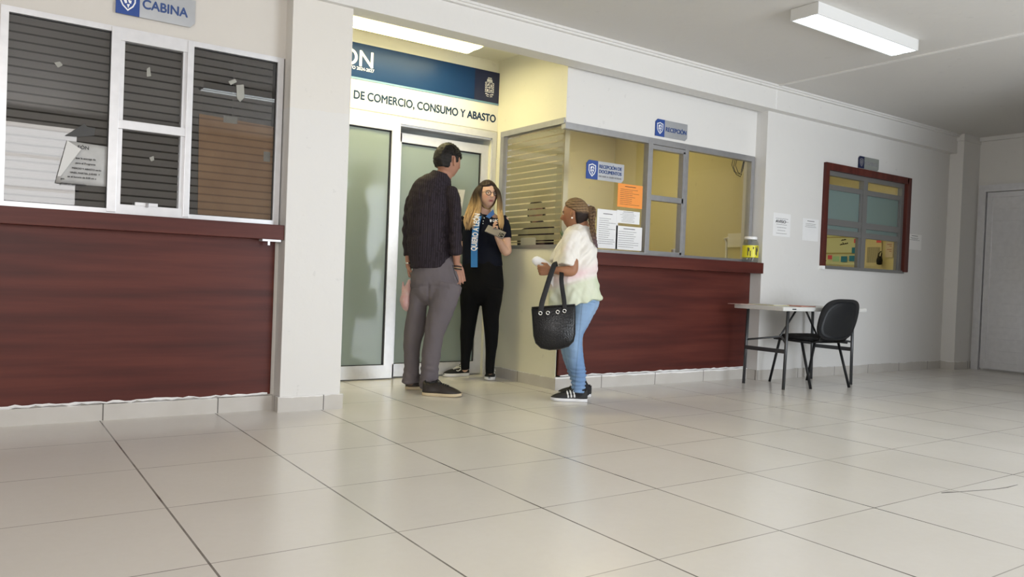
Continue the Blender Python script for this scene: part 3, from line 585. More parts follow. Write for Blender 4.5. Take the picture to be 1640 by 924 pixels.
for i, (u, v, s, m, c, l) in enumerate(((1330, 412, 3.2, 'pink', 'pink', 'pink sticky note at the left of the bottom row on the whiteboard'), (1352.5, 415, 4.6, 'cyan', 'blue', 'blue sticky note in the middle of the bottom row on the whiteboard'), (1365.5, 414, 4.4, 'cyan', 'blue', 'blue sticky note at the right of the bottom row on the whiteboard'), (1370, 401, 4.6, 'cyan', 'blue', 'blue sticky note at the right edge above the bottom row'), (1372, 386, 3.2, 'pink', 'pink', 'pink sticky note high at the right edge of the whiteboard'), (1408.5, 385, 3.6, 'pink', 'pink', 'pink sticky note above the printed chart in the permits office'))):
    p0 = bx(u - s, v - s, .004); p1 = bx(u + s, v + s, .004); o = MB().box((xW - .014, p1.y, p1.z), (xW - .012, p0.y, p0.z)).build('sticky_note', MT[m]); tag(o, l, 'sticky note', 'sticky notes in the permits office')
ch = empty('wall_chart', (xW, 1.2, 1.3)); p0 = bx(1387, 386); p1 = bx(1411, 427)
f = MB(); f.box((xW, p1.y, p1.z), (xW + .006, p0.y, p0.z)); f.build('sheet', mat('cream_sheet', (.66, .60, .40), .6), ch)
f = MB()
for k in range(14): yy_ = p0.y + (p1.y - p0.y) * (.12 + k * .058); f.box((xW - .002, yy_ - .006, p1.z + .05), (xW, yy_ + .002, p0.z - .08))
f.build('chart_columns', mat('chart_grey', (.30, .28, .22), .6), ch); tag(ch, 'cream printed chart with grey columns on the permits office wall', 'chart')
ph = empty('wall_notice', (xW, .9, 1.3)); p0 = bx(1419, 380); p1 = bx(1430, 412)
f = MB(); f.box((xW, p1.y, p1.z), (xW + .006, p0.y, p0.z)); f.build('sheet', mat('pinkish_sheet', (.66, .58, .52), .6), ph)
f = MB()
for k in range(9): zz = p0.z - .03 - k * (p0.z - p1.z - .06) / 9; f.box((xW - .002, p1.y + .02, zz), (xW, p0.y - .02 - .03 * (k % 3), zz + .007))
f.build('printed_lines', mat('red_ink', (.35, .10, .10), .6), ph); tag(ph, 'pale printed sheet at the right edge inside the permits office', 'notice')
bg = empty('hanging_bag', (xW - .05, 1.0, 1.1)); p = bx(1412, 417)
f = MB(); f.lathe([(.012, -.06), (.032, -.05), (.036, 0), (.026, .04), (.012, .05)], (xW - .05, p.y, p.z), 14); f.build('pouch', MT['black'], bg, True)
f = MB(); f.tube([(xW - .05, p.y + .018, p.z + .04), (xW - .04, p.y + .02, p.z + .085), (xW - .02, p.y, p.z + .115), (xW - .04, p.y - .02, p.z + .085), (xW - .05, p.y - .018, p.z + .04)], .006, 8); f.build('strap', MT['black'], bg, True)
tag(bg, 'small black bag hanging on the wall inside the permits office', 'bag')

# ================================================================ RECEPTION DETAILS
yj = .545; pj = atY(1201, 418, yj); jx = pj.x; zj = 1.083; hj = .235; rj = .072
e = empty('plastic_jar', (jx, yj, zj))
f = MB(); f.lathe([(rj * .9, 0), (rj, .01), (rj, .05), (rj * .97, .055), (rj, .06), (rj, .165), (rj * .9, .19), (rj * .72, .205), (rj * .72, .212)], (jx, yj, zj + .001), 28); f.build('jar_body', MT['jarc'], e, True)
f = MB(); f.lathe([(rj * .76, .210), (rj * .80, .213), (rj * .80, .231), (rj * .74, .236)], (jx, yj, zj), 28); f.build('lid', MT['white_'], e, True)
f = MB(); n = 28; lo = []; hi = []
for k in range(n + 1): t = k / n * 2 * PI; lo.append(f.bm.verts.new((jx + (rj + .0012) * math.cos(t), yj + (rj + .0012) * math.sin(t), zj + .045))); hi.append(f.bm.verts.new((jx + (rj + .0012) * math.cos(t), yj + (rj + .0012) * math.sin(t), zj + .155)))
for k in range(n): f.bm.faces.new((lo[k], lo[k + 1], hi[k + 1], hi[k]))
o = f.build('label', MT['jary'], e, True)
f = MB()
for t0, dz, ln in ((-2.75, .06, .075), (-2.62, .10, .03), (-2.45, .055, .05), (-1.75, .07, .075), (-1.6, .06, .07), (-1.5, .10, .05), (-2.1, .12, .02)):
    c_, s_ = math.cos(t0), math.sin(t0); p = Vector((jx + (rj + .002) * c_, yj + (rj + .002) * s_, zj + dz)); f.tube([p, p + Vector((0, 0, ln))], .004, 6)
f.build('label_print', MT['ink'], e)
tag(e, 'clear plastic jar with yellow label standing on the right end of the reception counter', 'jar')
# cables behind glass
e = empty('cable_loop', (5.2, YR + .08, 2.0)); yc = YR + .08
f = MB()
for du, dv in ((0, 0), (3, 4), (6, 1)):
    f.tube([atY(1175 + du, 252, yc), atY(1172 + du, 264 + dv, yc), atY(1176 + du, 275 + dv, yc), atY(1184 + du * .6, 279 + dv, yc), atY(1190 - du * .4, 270 + dv, yc), atY(1193 - du * .2, 254, yc)], .0032, 6)
f.build('cable', MT['black'], e, True); tag(e, 'black cable loops hanging behind the right reception pane', 'cable')
# conduit + outlet on back wall inside
e = empty('wall_outlet', (5.68, 2.0, 1.3)); x = 5.70
f = MB(); p = atX(1180, 385, x); f.box((x - .02, p.y - .1, p.z - .07), (x, p.y + .1, p.z + .07), .003); f.build('outlet_box', MT['signw'], e)
f = MB(); p2 = atX(1164, 410, x); f.tube([(x - .012, p.y + .09, p.z + .03), (x - .012, p2.y + .03, p.z + .02), (x - .012, p2.y, p.z - .02), (x - .012, p2.y, .9)], .012, 8); f.build('conduit', MT['signw'], e, True)
tag(e, 'ivory outlet box and conduit on the yellow wall inside reception', 'outlet')
e = empty('paper_cup', (4.3, 1.2, 1.1)); p = atY(1081, 403, 1.0)
f = MB(); f.lathe([(.028, 0), (.036, .09), (.038, .092)], (p.x, 1.0, 1.085), 18); f.build('cup_body', MT['signw'], e, True); f = MB(); f.lathe([(.0385, .092), (.0385, .097)], (p.x, 1.0, 1.085), 18); f.build('rim', MT['signw'], e); tag(e, 'ivory cup just behind the sliding reception pane', 'cup')
e = empty('office_desk', (4.3, 1.1, 0)); f = MB(); f.box((3.4, .76, 1.04), (5.3, 1.3, 1.083), .004); f.build('desktop', MT['woodv'], e); f = MB(); f.box((3.42, 1.25, 0), (3.46, 1.29, 1.04)); f.build('leg', MT['grey'], e); f = MB(); f.box((5.24, 1.25, 0), (5.28, 1.29, 1.04)); f.build('leg', MT['grey'], e); f = MB(); f.box((5.24, .78, 0), (5.28, .82, 1.04)); f.build('leg', MT['grey'], e); f = MB(); f.box((3.42, .78, 0), (3.46, .82, 1.04)); f.build('leg', MT['grey'], e)
tag(e, 'high desk inside the reception office behind the glass', 'desk')
e = empty('potted_plant', (3.32, .86, 1.083)); f = MB(); p = atY(906, 385, .85); f.lathe([(.03, 0), (.04, .05)], (p.x, .85, 1.083), 14); f.build('pot', MT['grey'], e)
f = MB(); R = random.Random(2)
for k in range(22):
    t = R.random() * 6.28; r = .02 + .05 * R.random(); h = .07 + .10 * R.random(); c = Vector((p.x, .85, 1.13)); d = Vector((math.cos(t) * r, math.sin(t) * r, h)); s = d.cross(Vector((0, 0, 1))).normalized() * .013
    f.bm.faces.new([f.bm.verts.new(c), f.bm.verts.new(c + d * .6 + s), f.bm.verts.new(c + d), f.bm.verts.new(c + d * .6 - s)])
f.build('leaves', MT['plant'], e); tag(e, 'small green plant on the reception desk, by the corner of the glass', 'plant')

# ================================================================ TABLE
e = empty('folding_table', (5.58, .17, 0))
tx0, tx1, ty0, ty1 = 4.97, 6.20, -.085, .425
f = MB(); f.box((tx0, ty0, .668), (tx1, ty1, .703), .008); f.build('tabletop', MT['tabletop'], e)
f = MB(); f.box((5.09, ty0 - .001, .680), (5.145, ty0 + .004, .690), .003); f.build('latch_slot', MT['black'], e)
for x, s in ((5.09, 1), (6.08, -1)):
    for yy_ in (-.03, .385): MB().tube([(x, yy_, 0), (x + s * .02, yy_, .667)], .0135, 12).build('leg', MT['grey'], e, True)
    f = MB(); f.box((x - .006, -.03, .305), (x + .012, .385, .34), .003); f.build('cross_bar', MT['grey'], e)
    f = MB(); f.tube([(x + s * .005, .385, .39), (x + s * .22, .19, .43), (x + s * .42, .18, .66)], .009, 8); f.tube([(x + s * .005, -.03, .39), (x + s * .22, .17, .43)], .009, 8); f.build('folding_brace', MT['grey'], e, True)
tag(e, 'white plastic folding table with grey steel legs beside the reception counter', 'table')
# papers on table
cols = [('pink_sheet', (.62, .42, .36), 4.90, .30, .2, .14, .003, 'pinkish sheet hanging over the left edge of the table'), ('magazine', (.55, .52, .25), 5.12, .12, .22, .28, .006, 'flat printed magazine in the middle of the folding table'), ('magazine', (.50, .16, .10), 5.33, .0, .21, .26, .007, 'reddish magazine at the front of the folding table')]
for nm, c, x, yy_, a_, b_, h_, lb in cols:
    o = MB().box((x, yy_, .7035), (x + a_, yy_ + b_, .7035 + h_)).build(nm, mat(nm, c, .5, col2=tuple(q * .6 + .25 for q in c), scale=25)); tag(o, lb, 'paper' if nm == 'pink_sheet' else 'magazine', 'papers on the folding table')
o = MB().box((5.14, .14, .7095), (5.33, .38, .7125)).build('leaflet', MT['paper']); tag(o, 'white leaflet lying on the magazine in the middle of the folding table', 'leaflet', 'papers on the folding table')

# ================================================================ CHAIR
cx, cy = 5.645, .105
e = empty('stacking_chair', (cx, cy, 0)); rot = Matrix.Translation((cx, cy, 0)) @ Matrix.Rotation(R_ if (R_ := math.radians(-8)) else 0, 4, 'Z')
def L(x, y, z): return rot @ Vector((x, y, z))
for sx in (-1, 1):
    for yb, yt, nm in ((.245, .15, 'leg'), (-.235, -.10, 'leg')):
        MB().tube([L(sx * .235, yb, 0), L(sx * .225, yt, .405)], .0115, 10).build(nm, MT['black'], e, True)
f = MB()
for sx in (-1, 1): f.tube([L(sx * .225, .22, .402), L(sx * .225, -.2, .396)], .011, 8)
f.tube([L(-.225, .15, .398), L(.225, .15, .398)], .010, 8); f.tube([L(-.225, -.12, .395), L(.225, -.12, .395)], .010, 8); f.build('seat_frame', MT['black'], e, True)
def pad(rows_fn, nu, nv, name, m, parent):
    f = MB(); top = []; bot = []
    for i in range(nu + 1):
        a = []; b = []
        for k in range(nv + 1): t, u_ = rows_fn(i / nu * 2 - 1, k / nv * 2 - 1); a.append(f.bm.verts.new(t)); b.append(f.bm.verts.new(u_))
        top.append(a); bot.append(b)
    for i in range(nu):
        for k in range(nv):
            f.bm.faces.new((top[i][k], top[i + 1][k], top[i + 1][k + 1], top[i][k + 1])); f.bm.faces.new((bot[i][k], bot[i][k + 1], bot[i + 1][k + 1], bot[i + 1][k]))
    for i in range(nu):
        f.bm.faces.new((top[i][0], bot[i][0], bot[i + 1][0], top[i + 1][0])); f.bm.faces.new((top[i][nv], top[i + 1][nv], bot[i + 1][nv], bot[i][nv]))
    for k in range(nv):
        f.bm.faces.new((top[0][k], top[0][k + 1], bot[0][k + 1], bot[0][k])); f.bm.faces.new((top[nu][k], bot[nu][k], bot[nu][k + 1], top[nu][k + 1]))
    return f.build(name, m, parent, True)
def sq(a, b, p=3.2):   # square to superellipse disc
    r = max(abs(a), abs(b)); 
    if r == 0: return 0, 0
    n_ = (abs(a) ** p + abs(b) ** p) ** (1 / p); return a * r / n_, b * r / n_
def seat(a, b):
    u_, v_ = sq(a, b); ed = max(abs(a), abs(b)) ** 6
    return L(u_ * .235, v_ * .225 + .02, .455 - .015 * ed - .012 * max(0, v_) ** 3), L(u_ * .22, v_ * .215 + .02, .408 + .004 * ed)
pad(seat, 16, 16, 'seat', MT['bfab'], e)
def backf(off, th):
    def fn(a, b):
        u_, v_ = sq(a, b, 3.4); ed = max(abs(a), abs(b)) ** 6; wdt = .228 - .012 * v_ - .02 * max(0, -v_)
        z = .605 + v_ * .18; yb = -.245 - (z - .42) * .27 - .028 * (1 - u_ * u_) ; yb += off
        return L(u_ * wdt, yb + th * (1 - ed * .6), z), L(u_ * wdt, yb, z)
    return fn
pad(backf(.0, .045), 16, 16, 'backrest', MT['bfab'], e); 
def shell(a, b):
    u_, v_ = sq(a, b, 3); wdt = .205 - .018 * v_; z = .600 + v_ * .162; yb = -.245 - (z - .42) * .27 - .028 * (1 - u_ * u_) - .003
    return L(u_ * wdt, yb, z), L(u_ * wdt, yb - .007 * (1 - max(abs(a), abs(b)) ** 8), z)
pad(shell, 14, 14, 'back_shell', mat('chair_shell', (.010, .011, .013), .42, spec=.3), e)
for sx in (-1, 1):
    f = MB(); f.tube([L(sx * .15, .0, .397), L(sx * .155, -.16, .40), L(sx * .16, -.225, .42), L(sx * .165, -.262, .47), L(sx * .165, -.285, .56)], .010, 8); f.build('back_frame', MT['black'], e, True)
tag(e, 'black fabric stacking chair drawn up to the white folding table', 'chair')

# floor crack
f = MB(); pts = [atZ(u, v, .001) for u, v in ((1508, 789), (1519, 788), (1535, 787.5), (1560, 785.5), (1590, 783.5), (1612, 780.5), (1630, 776))]
f.tube(pts, [.004, .007, .003, .0035, .003, .004, .002], 5); o = f.build('floor_crack', MT['scuff']); 
for v_ in o.data.vertices: v_.co.z *= .2
tag(o, 'thin dark crack in the floor tile at the lower right', 'crack')
# ================================================================ PEOPLE
FN = Vector((FW.x, FW.y, 0)).normalized()      # away from the camera, level
RN = Vector((FN.y, -FN.x, 0))                  # to the right
def loft(bm, rows, n=20, caps=True):
    """rows: (centre, ra, rb[, exponent]) ; ra across the limb in the RN/UP plane, rb along FN"""
    C = [Vector(r[0]) for r in rows]; rings = []
    for i, r in enumerate(rows):
        t = (C[min(i + 1, len(C) - 1)] - C[max(i - 1, 0)]).normalized()
        b = FN - t * FN.dot(t)
        b = b.normalized() if b.length > .25 else (UPZ - t * UPZ.dot(t)).normalized()
        a = t.cross(b).normalized(); ex = r[3] if len(r) > 3 else 2.0; ring = []
        for k in range(n):
            th = 2 * PI * k / n; c, s_ = math.cos(th), math.sin(th)
            ring.append(bm.verts.new(C[i] + a * r[1] * math.copysign(abs(c) ** (2 / ex), c) + b * r[2] * math.copysign(abs(s_) ** (2 / ex), s_)))
        rings.append(ring)
    for i in range(len(rings) - 1):
        for k in range(n): bm.faces.new((rings[i][k], rings[i][(k + 1) % n], rings[i + 1][(k + 1) % n], rings[i + 1][k]))
    bm.faces.new(rings[0][::-1]); bm.faces.new(rings[-1])
UPZ = Vector((0, 0, 1))
def smooth_rows(rows, sub=4):
    """Catmull-Rom through the rows so limbs curve"""
    out = []; n = len(rows)
    g = lambda i: rows[max(0, min(n - 1, i))]
    for i in range(n - 1):
        for k in range(sub):
            t = k / sub
            def cr(a, b, c, d): return .5 * (2 * b + (c - a) * t + (2 * a - 5 * b + 4 * c - d) * t * t + (3 * b - a - 3 * c + d) * t ** 3)
            p0, p1, p2, p3 = g(i - 1), g(i), g(i + 1), g(i + 2)
            e = [cr(p0[0][j], p1[0][j], p2[0][j], p3[0][j]) for j in range(3)]
            out.append((Vector(e), cr(p0[1], p1[1], p2[1], p3[1]), cr(p0[2], p1[2], p2[2], p3[2]), p1[3] if len(p1) > 3 else 2.0))
    out.append(rows[-1]); return out
class Fig:
    """collects closed lofts, melts them into one surface"""
    def __init__(s, D): s.D = D; s.bm = bmesh.new(); s.k = D / F_PX
    def P(s, u, v, dd=0): return atD(u, v, s.D + dd)
    def limb(s, rows, n=20, sub=4, round_ends=True):
        """rows (u, v, dd, half-width px, depth radius m[, exponent])"""
        R_ = [(s.P(r[0], r[1], r[2]), r[3] * (s.D + r[2]) / F_PX, r[4]) + tuple(r[5:]) for r in rows]
        s.limbw(R_, n, sub, round_ends); return s
    def limbw(s, R_, n=20, sub=4, round_ends=True):
        R_ = smooth_rows(R_, sub)
        if round_ends:
            def cap(r0, r1):
                d = (Vector(r0[0]) - Vector(r1[0])).normalized(); q = min(r0[1], r0[2])
                return [(Vector(r0[0]) + d * q * a, r0[1] * b, r0[2] * b) + tuple(r0[3:]) for a, b in ((.75, .35), (.5, .7), (.22, .92))]
            R_ = cap(R_[0], R_[1]) + R_ + cap(R_[-1], R_[-2])[::-1]
        loft(s.bm, R_, n); return s
    def blob(s, c, r, rotm=None, seg=16):
        m = Matrix.Translation(c) @ (rotm.to_4x4() if rotm else Matrix.Identity(4)) @ Matrix.Diagonal((*r, 1))
        bmesh.ops.create_uvsphere(s.bm, u_segments=seg, v_segments=seg, radius=1, matrix=m); return s
    def mesh(s, voxel=.006, smooth=4, fac=.6, disp=None):
        bmesh.ops.recalc_face_normals(s.bm, faces=s.bm.faces)
        me = bpy.data.meshes.new('t'); s.bm.to_mesh(me); s.bm.free()
        o = bpy.data.objects.new('t', me); COL.objects.link(o)
        m = o.modifiers.new('r', 'REMESH'); m.mode = 'VOXEL'; m.voxel_size = voxel; m.use_smooth_shade = True
        if smooth: q = o.modifiers.new('s', 'SMOOTH'); q.iterations = smooth; q.factor = fac
        dg = bpy.context.evaluated_depsgraph_get(); dg.update()
        r = bpy.data.meshes.new_from_object(o.evaluated_get(dg)); COL.objects.unlink(o); bpy.data.objects.remove(o); bpy.data.meshes.remove(me)
        if disp: displace(r, disp)
        for p in r.polygons: p.use_smooth = True
        return r
def coords(me):
    n = len(me.vertices); co = np.empty(n * 3, np.float32); me.vertices.foreach_get('co', co); no = np.empty(n * 3, np.float32); me.vertices.foreach_get('normal', no)
    return co.reshape(-1, 3), no.reshape(-1, 3)
def displace(me, fn):
    co, no = coords(me); d = fn(co, no); co = co + (d if d.ndim == 2 else no * d[:, None]); me.vertices.foreach_set('co', co.ravel().astype(np.float32)); me.update()
def colour(me, fn):
    co, no = coords(me); c = fn(co, no); a = me.color_attributes.new('Col', 'FLOAT_COLOR', 'POINT')
    a.data.foreach_set('color', np.hstack([c, np.ones((len(c), 1))]).astype(np.float32).ravel())
def vn(co, f, seed=0):
    """cheap smooth noise made of rotated sines"""
    r = np.random.RandomState(seed); o = np.zeros(len(co))
    for k in range(7):
        d = r.randn(3); d /= np.linalg.norm(d); o += np.sin(co @ d * f * (1 + .35 * k) + r.rand() * 6.28) / (1 + .35 * k)
    return o / 3
def uvpx(co):
    """image pixels of points: used only to convert measured garment edges once"""
    d = co - np.array(CAM); z = d @ np.array(FW); return 820 + F_PX * (d @ np.array(RT)) / z, 462 - F_PX * (d @ np.array(UP)) / z
def folds(amp, f, seed, stretch=(1, 1, 1)):
    return lambda co, no: amp * (1 - np.abs(vn(co * np.array(stretch), f, seed)) * 2) * .5
# ---- head: dense sphere pushed into a face
def head_mesh(scale=1, fem=0, long=1.0):
    bm = bmesh.new(); bmesh.ops.create_uvsphere(bm, u_segments=72, v_segments=56, radius=1)
    for v in bm.verts:
        x, y, z = v.co                       # x right, y forward, z up, unit
        X = x * .076; Y = y * .096; Z = z * .115
        if z < 0:                            # jaw
            k = -z; X *= 1 - .30 * k ** 1.5; Y *= 1 - .12 * k
            if y < 0: Y *= 1 - .35 * k       # nape
            else: Y += .010 * k * y
        if y > 0:
            g = lambda cx, cz, sx, sz: math.exp(-((X - cx) / sx) ** 2 - ((Z - cz) / sz) ** 2) * max(0, y)
            Y += .026 * g(0, -.024, .0105, .013) + .014 * g(0, -.004, .008, .018)              # nose
            Y -= .010 * (g(.031, .006, .016, .011) + g(-.031, .006, .016, .011))                # sockets
            Y += .005 * (g(.030, .026, .02, .008) + g(-.030, .026, .02, .008))                  # brow
            Y += .006 * g(0, -.052, .020, .0045) + .006 * g(0, -.061, .017, .005) - .004 * g(0, -.0565, .02, .002)   # lips
            Y += .009 * g(0, -.092, .020, .014) + .004 * (g(.042, -.02, .018, .02) + g(-.042, -.02, .018, .02))
        v.co = (X * scale, Y * scale, Z * scale * long)
    return bm
def add_head(fig, c, fwd, pitch=0, roll=0, scale=1, long=1.0, ears=True):
    f = Vector(fwd).normalized(); yaw = math.atan2(-f.x, f.y)
    M_ = Matrix.Translation(c) @ Matrix.Rotation(yaw, 4, 'Z') @ Matrix.Rotation(pitch, 4, 'X') @ Matrix.Rotation(roll, 4, 'Y')
    b = head_mesh(scale, long=long); tmp = bpy.data.meshes.new('h'); b.transform(M_); b.to_mesh(tmp); b.free(); fig.bm.from_mesh(tmp); bpy.data.meshes.remove(tmp)
    if ears:
        for s in (-1, 1):
            for q, r in (((s * .080, -.006, -.004), (.009, .015, .030)), ((s * .089, -.016, .006), (.006, .012, .023)), ((s * .081, -.004, -.030), (.007, .008, .010))):
                bmesh.ops.create_uvsphere(fig.bm, u_segments=12, v_segments=10, radius=1, matrix=M_ @ Matrix.Translation(Vector(q) * scale) @ Matrix.Rotation(s * .35, 4, 'Z') @ Matrix.Diagonal((*[k * scale for k in r], 1)))
    return M_
def skin_colour(M_, base, lip=None, brow=None, scale=1, blush=.06):
    inv = np.array(M_.inverted())
    def fn(co, no):
        h = np.hstack([co, np.ones((len(co), 1))]) @ inv.T; h = h[:, :3] / scale
        c = np.tile(np.array(base), (len(co), 1)); c *= (1 + .06 * vn(co, 60, 3))[:, None]
        front = (h[:, 1] > .05) & (np.abs(h[:, 2]) < .13)
        if lip is not None:
            w_ = np.exp(-(h[:, 0] / .021) ** 4 - ((h[:, 2] + .0565) / .0085) ** 4) * front; c = c * (1 - w_[:, None]) + np.array(lip) * w_[:, None]
        if brow is not None:
            w_ = (np.exp(-((np.abs(h[:, 0]) - .032) / .019) ** 4 - ((h[:, 2] - .026 + .15 * np.abs(np.abs(h[:, 0]) - .03)) / .0042) ** 4)) * front; c = c * (1 - w_[:, None] * .85) + np.array(brow) * w_[:, None] * .85
        w_ = (np.exp(-((np.abs(h[:, 0]) - .045) / .02) ** 2 - ((h[:, 2] + .022) / .02) ** 2)) * front * blush * 4; c[:, 1] *= 1 - w_; c[:, 2] *= 1 - w_
        return np.clip(c, 0, 1)
    return fn
def eyes(M_, parent, scale=1):
    for s in (-1, 1):
        for nm, m, q, r in (('eye', MT['eyewhite'], (s * .031, .0765, .006), (.012, .009, .0065)),):
            f = MB(); bmesh.ops.create_uvsphere(f.bm, u_segments=16, v_segments=12, radius=1, matrix=M_ @ Matrix.Translation(Vector(q) * scale) @ Matrix.Diagonal((*[k * scale for k in r], 1))); o = f.build(nm, m, parent, True)
        f = MB(); bmesh.ops.create_uvsphere(f.bm, u_segments=12, v_segments=10, radius=1, matrix=M_ @ Matrix.Translation(Vector((s * .031, .0825, .006)) * scale) @ Matrix.Diagonal((.0055 * scale, .004 * scale, .0058 * scale, 1))); q_o = f.build('iris', MT['iris'], o, True)
        q_o.parent = o; q_o.matrix_parent_inverse = Matrix.Identity(4)
        f = MB(); f.tube([M_ @ (Vector((s * (.031 + .013 * a), .0835 - .010 * abs(a) ** 2, .0125 - .005 * a * a)) * scale) for a in (-1, -.5, 0, .5, 1)], .0014 * scale, 6); f.build('eyelashes', MT['black'], parent)
def hand(fig, w, d, nrm, side, L=.18, curl=(.5, .55, .6, .65), thumb=.6, spread=.12, w0=.024):
    """w wrist, d direction to the knuckles, nrm palm normal, side +1/-1 where the thumb leaves"""
    d = Vector(d).normalized(); nrm = Vector(nrm); nrm = (nrm - d * nrm.dot(d)).normalized(); a = d.cross(nrm) * side   # a: towards the thumb
    k = L / .18
    def tub(pts, rs, n=10):
        f = MB.__new__(MB); f.bm = fig.bm; f.tube(pts, rs, n)
    # palm
    for t in (-1.0, -.35, .35, 1.0):
        tub([w + a * t * .012 * k, w + d * .045 * k + a * t * .026 * k, w + d * .088 * k + a * t * .030 * k], [.014 * k, .0135 * k, .010 * k])
    fig.blob(w + d * .03 * k + a * .02 * k + nrm * .008 * k, (.017 * k, .017 * k, .017 * k), seg=10)
    for i, (off, ln) in enumerate(((.031, .070), (.0105, .078), (-.0105, .073), (-.031, .058))):
        p = w + d * .085 * k + a * off * k; dirv = (d + a * off * spread * 20 * .2).normalized(); ang = 0; pts = [p - d * .012 * k]; cur = p; pts.append(cur)
        for j, sg in enumerate((.44, .30, .26)):
            ang += curl[i] * (1.0, 1.15, .8)[j]
            dv = dirv * math.cos(ang) + nrm * math.sin(ang); cur = cur + dv * ln * sg * k; pts.append(cur)
        tub(pts, [.0095 * k, .0092 * k, .0083 * k, .0076 * k, .0058 * k])
    p = w + d * .022 * k + a * .022 * k; t1 = (d * .55 + a * .8 + nrm * .25).normalized(); t2 = (d * (.9) + a * (.35 - thumb * .4) + nrm * (.2 + thumb * .5)).normalized()
    tub([p - t1 * .01 * k, p + t1 * .032 * k, p + t1 * .032 * k + t2 * .030 * k, p + t1 * .032 * k + t2 * .052 * k], [.013 * k, .0108 * k, .0092 * k, .0066 * k])
def hair_cap(M_, region, thick=.012, scale=1, name='hair', m=None, parent=None, colf=None, rough=.003, f=90, seed=1, long=1):
    b = head_mesh(scale * 1.0, long=long)
    for v in b.verts:
        p = v.co.copy(); q = Vector((p.x / (.076 * scale), p.y / (.096 * scale), p.z / (.115 * scale * long)))
        t = region(q.x, q.y, q.z)     # 1 inside the hair, 0 bare
        t = max(0, min(1, t)); nrm = Vector((p.x / .076 ** 2, p.y / .096 ** 2, p.z / .115 ** 2)).normalized()
        v.co = p + nrm * ((thick + .010) * t - .010) + nrm * rough * t * mnoise.noise(p * f)
    b.transform(M_); me = bpy.data.meshes.new(name); b.to_mesh(me); b.free()
    for p in me.polygons: p.use_smooth = True
    if colf: colour(me, colf)
    return link(name, me, m, parent)
def shoe(parent, heel, fwd, L, upper, sole, kind, hgt=.085, lace=None):
    """heel: ground point under the heel; fwd: ground direction of the toe"""
    f = Vector((fwd[0], fwd[1], 0)).normalized(); r = Vector((f.y, -f.x, 0)); W = L * .185
    def P(a, b, z): return heel + f * a * L + r * b * W + UPZ * z
    def halfw(t): return (.62 + .38 * math.sin(min(1, t / .30) * PI / 2)) * (1 - .24 * math.exp(-((t - .38) / .14) ** 2)) * math.sqrt(max(0, 1 - max(0, (t - .72) / .28) ** 2.6)) * (math.sqrt(max(0, 1 - ((.07 - min(t, .07)) / .07) ** 2)) * .45 + .55)
    st = .022 if kind != 'skate' else .026; toe = .010 if kind == 'dress' else .004
    ts = [0, .015, .05, .1, .2, .3, .4, .5, .6, .7, .8, .88, .94, .975, .995]
    sb = MB(); bmv = []
    ring = [(t, 1) for t in ts] + [(t, -1) for t in ts[::-1]]
    lv = []
    for z, g in ((0, .93), (.004, 1.0), (st * .8, 1.03), (st, .99)):
        lv.append([sb.bm.verts.new(P(t, s_ * halfw(t) * g, z + toe * max(0, (t - .6) / .4) ** 2 * (1 - z / .08) + .001)) for t, s_ in ring])
    n = len(ring)
    for i in range(3):
        for k in range(n): sb.bm.faces.new((lv[i][k], lv[i][(k + 1) % n], lv[i + 1][(k + 1) % n], lv[i + 1][k]))
    sb.bm.faces.new(lv[0][::-1]); sb.bm.faces.new(lv[-1])
    # upper
    def top(t): return st + (hgt - st) * (1 if t < .30 else max(.0, 1 - ((t - .30) / .70)) ** .85 * .62 + .38 * max(0, 1 - ((t - .28) / .12)) if t < .40 else .62 * (1 - (t - .30) / .70) ** .6 + .10 * (1 - (t - .3) / .7))
    def top2(t):
        if t < .32: return hgt - .010 * math.sin(t / .32 * PI)
        u_ = (t - .32) / .68; return st + (hgt - st) * (1 - u_) ** .85 * .72 + (hgt - st) * .28 * math.sqrt(max(0, 1 - u_ ** 3))
    u = MB(); rows = []
    for t in ts:
        row = []; h = max(st + .004, top2(t)); w_ = halfw(t) * .96
        for k in range(13):
            th = PI * k / 12; c, s_ = math.cos(th), math.sin(th); ex = .62
            bb = math.copysign(abs(c) ** ex, c); zz = abs(s_) ** (.8); nar = 1 - .42 * zz ** 2 * (1 if t < .5 else .6)
            row.append(u.bm.verts.new(P(t, bb * w_ * nar, st * .7 + (h - st * .7) * zz)))
        rows.append(row)
    for i in range(len(rows) - 1):
        for k in range(12): u.bm.faces.new((rows[i][k], rows[i][k + 1], rows[i + 1][k + 1], rows[i + 1][k]))
    u.bm.faces.new(rows[0]); u.bm.faces.new(rows[-1][::-1])
    for i in range(len(rows) - 1): u.bm.faces.new((rows[i][0], rows[i + 1][0], rows[i + 1][12], rows[i][12]))
    up = u.build('shoe', upper, parent, True)
    def sub(mb, nm, m, smooth=True): o = mb.build(nm, m, None, smooth); o.parent = up; o.matrix_parent_inverse = up.matrix_parent_inverse.inverted() @ Matrix.Identity(4) if False else Matrix.Identity(4); return o
    sub(sb, 'sole', sole)
    def surf(t, side, fr, off=.002):   # point on the side of the upper
        h = max(st + .004, top2(t)); w_ = halfw(t) * .96; th = fr * PI / 2; ex = .62
        bb = math.cos(th) ** ex; zz = math.sin(th) ** .8; nar = 1 - .42 * zz ** 2 * (1 if t < .5 else .6)
        return P(t, side * (bb * w_ * nar + off / W), st * .7 + (h - st * .7) * zz + off * math.sin(th))
    if kind == 'stripes':
        for s_ in (-1, 1):
            for j in range(3):
                t0 = .36 + j * .085; pts = [surf(t0 - .02 * q + .055 * q, s_, .10 + .62 * q, .0025) for q in (0, .25, .5, .75, 1)]
                mb = MB(); mb.tube(pts, [.0065] * 5, 6); o = sub(mb, 'stripe', MT['white_'])
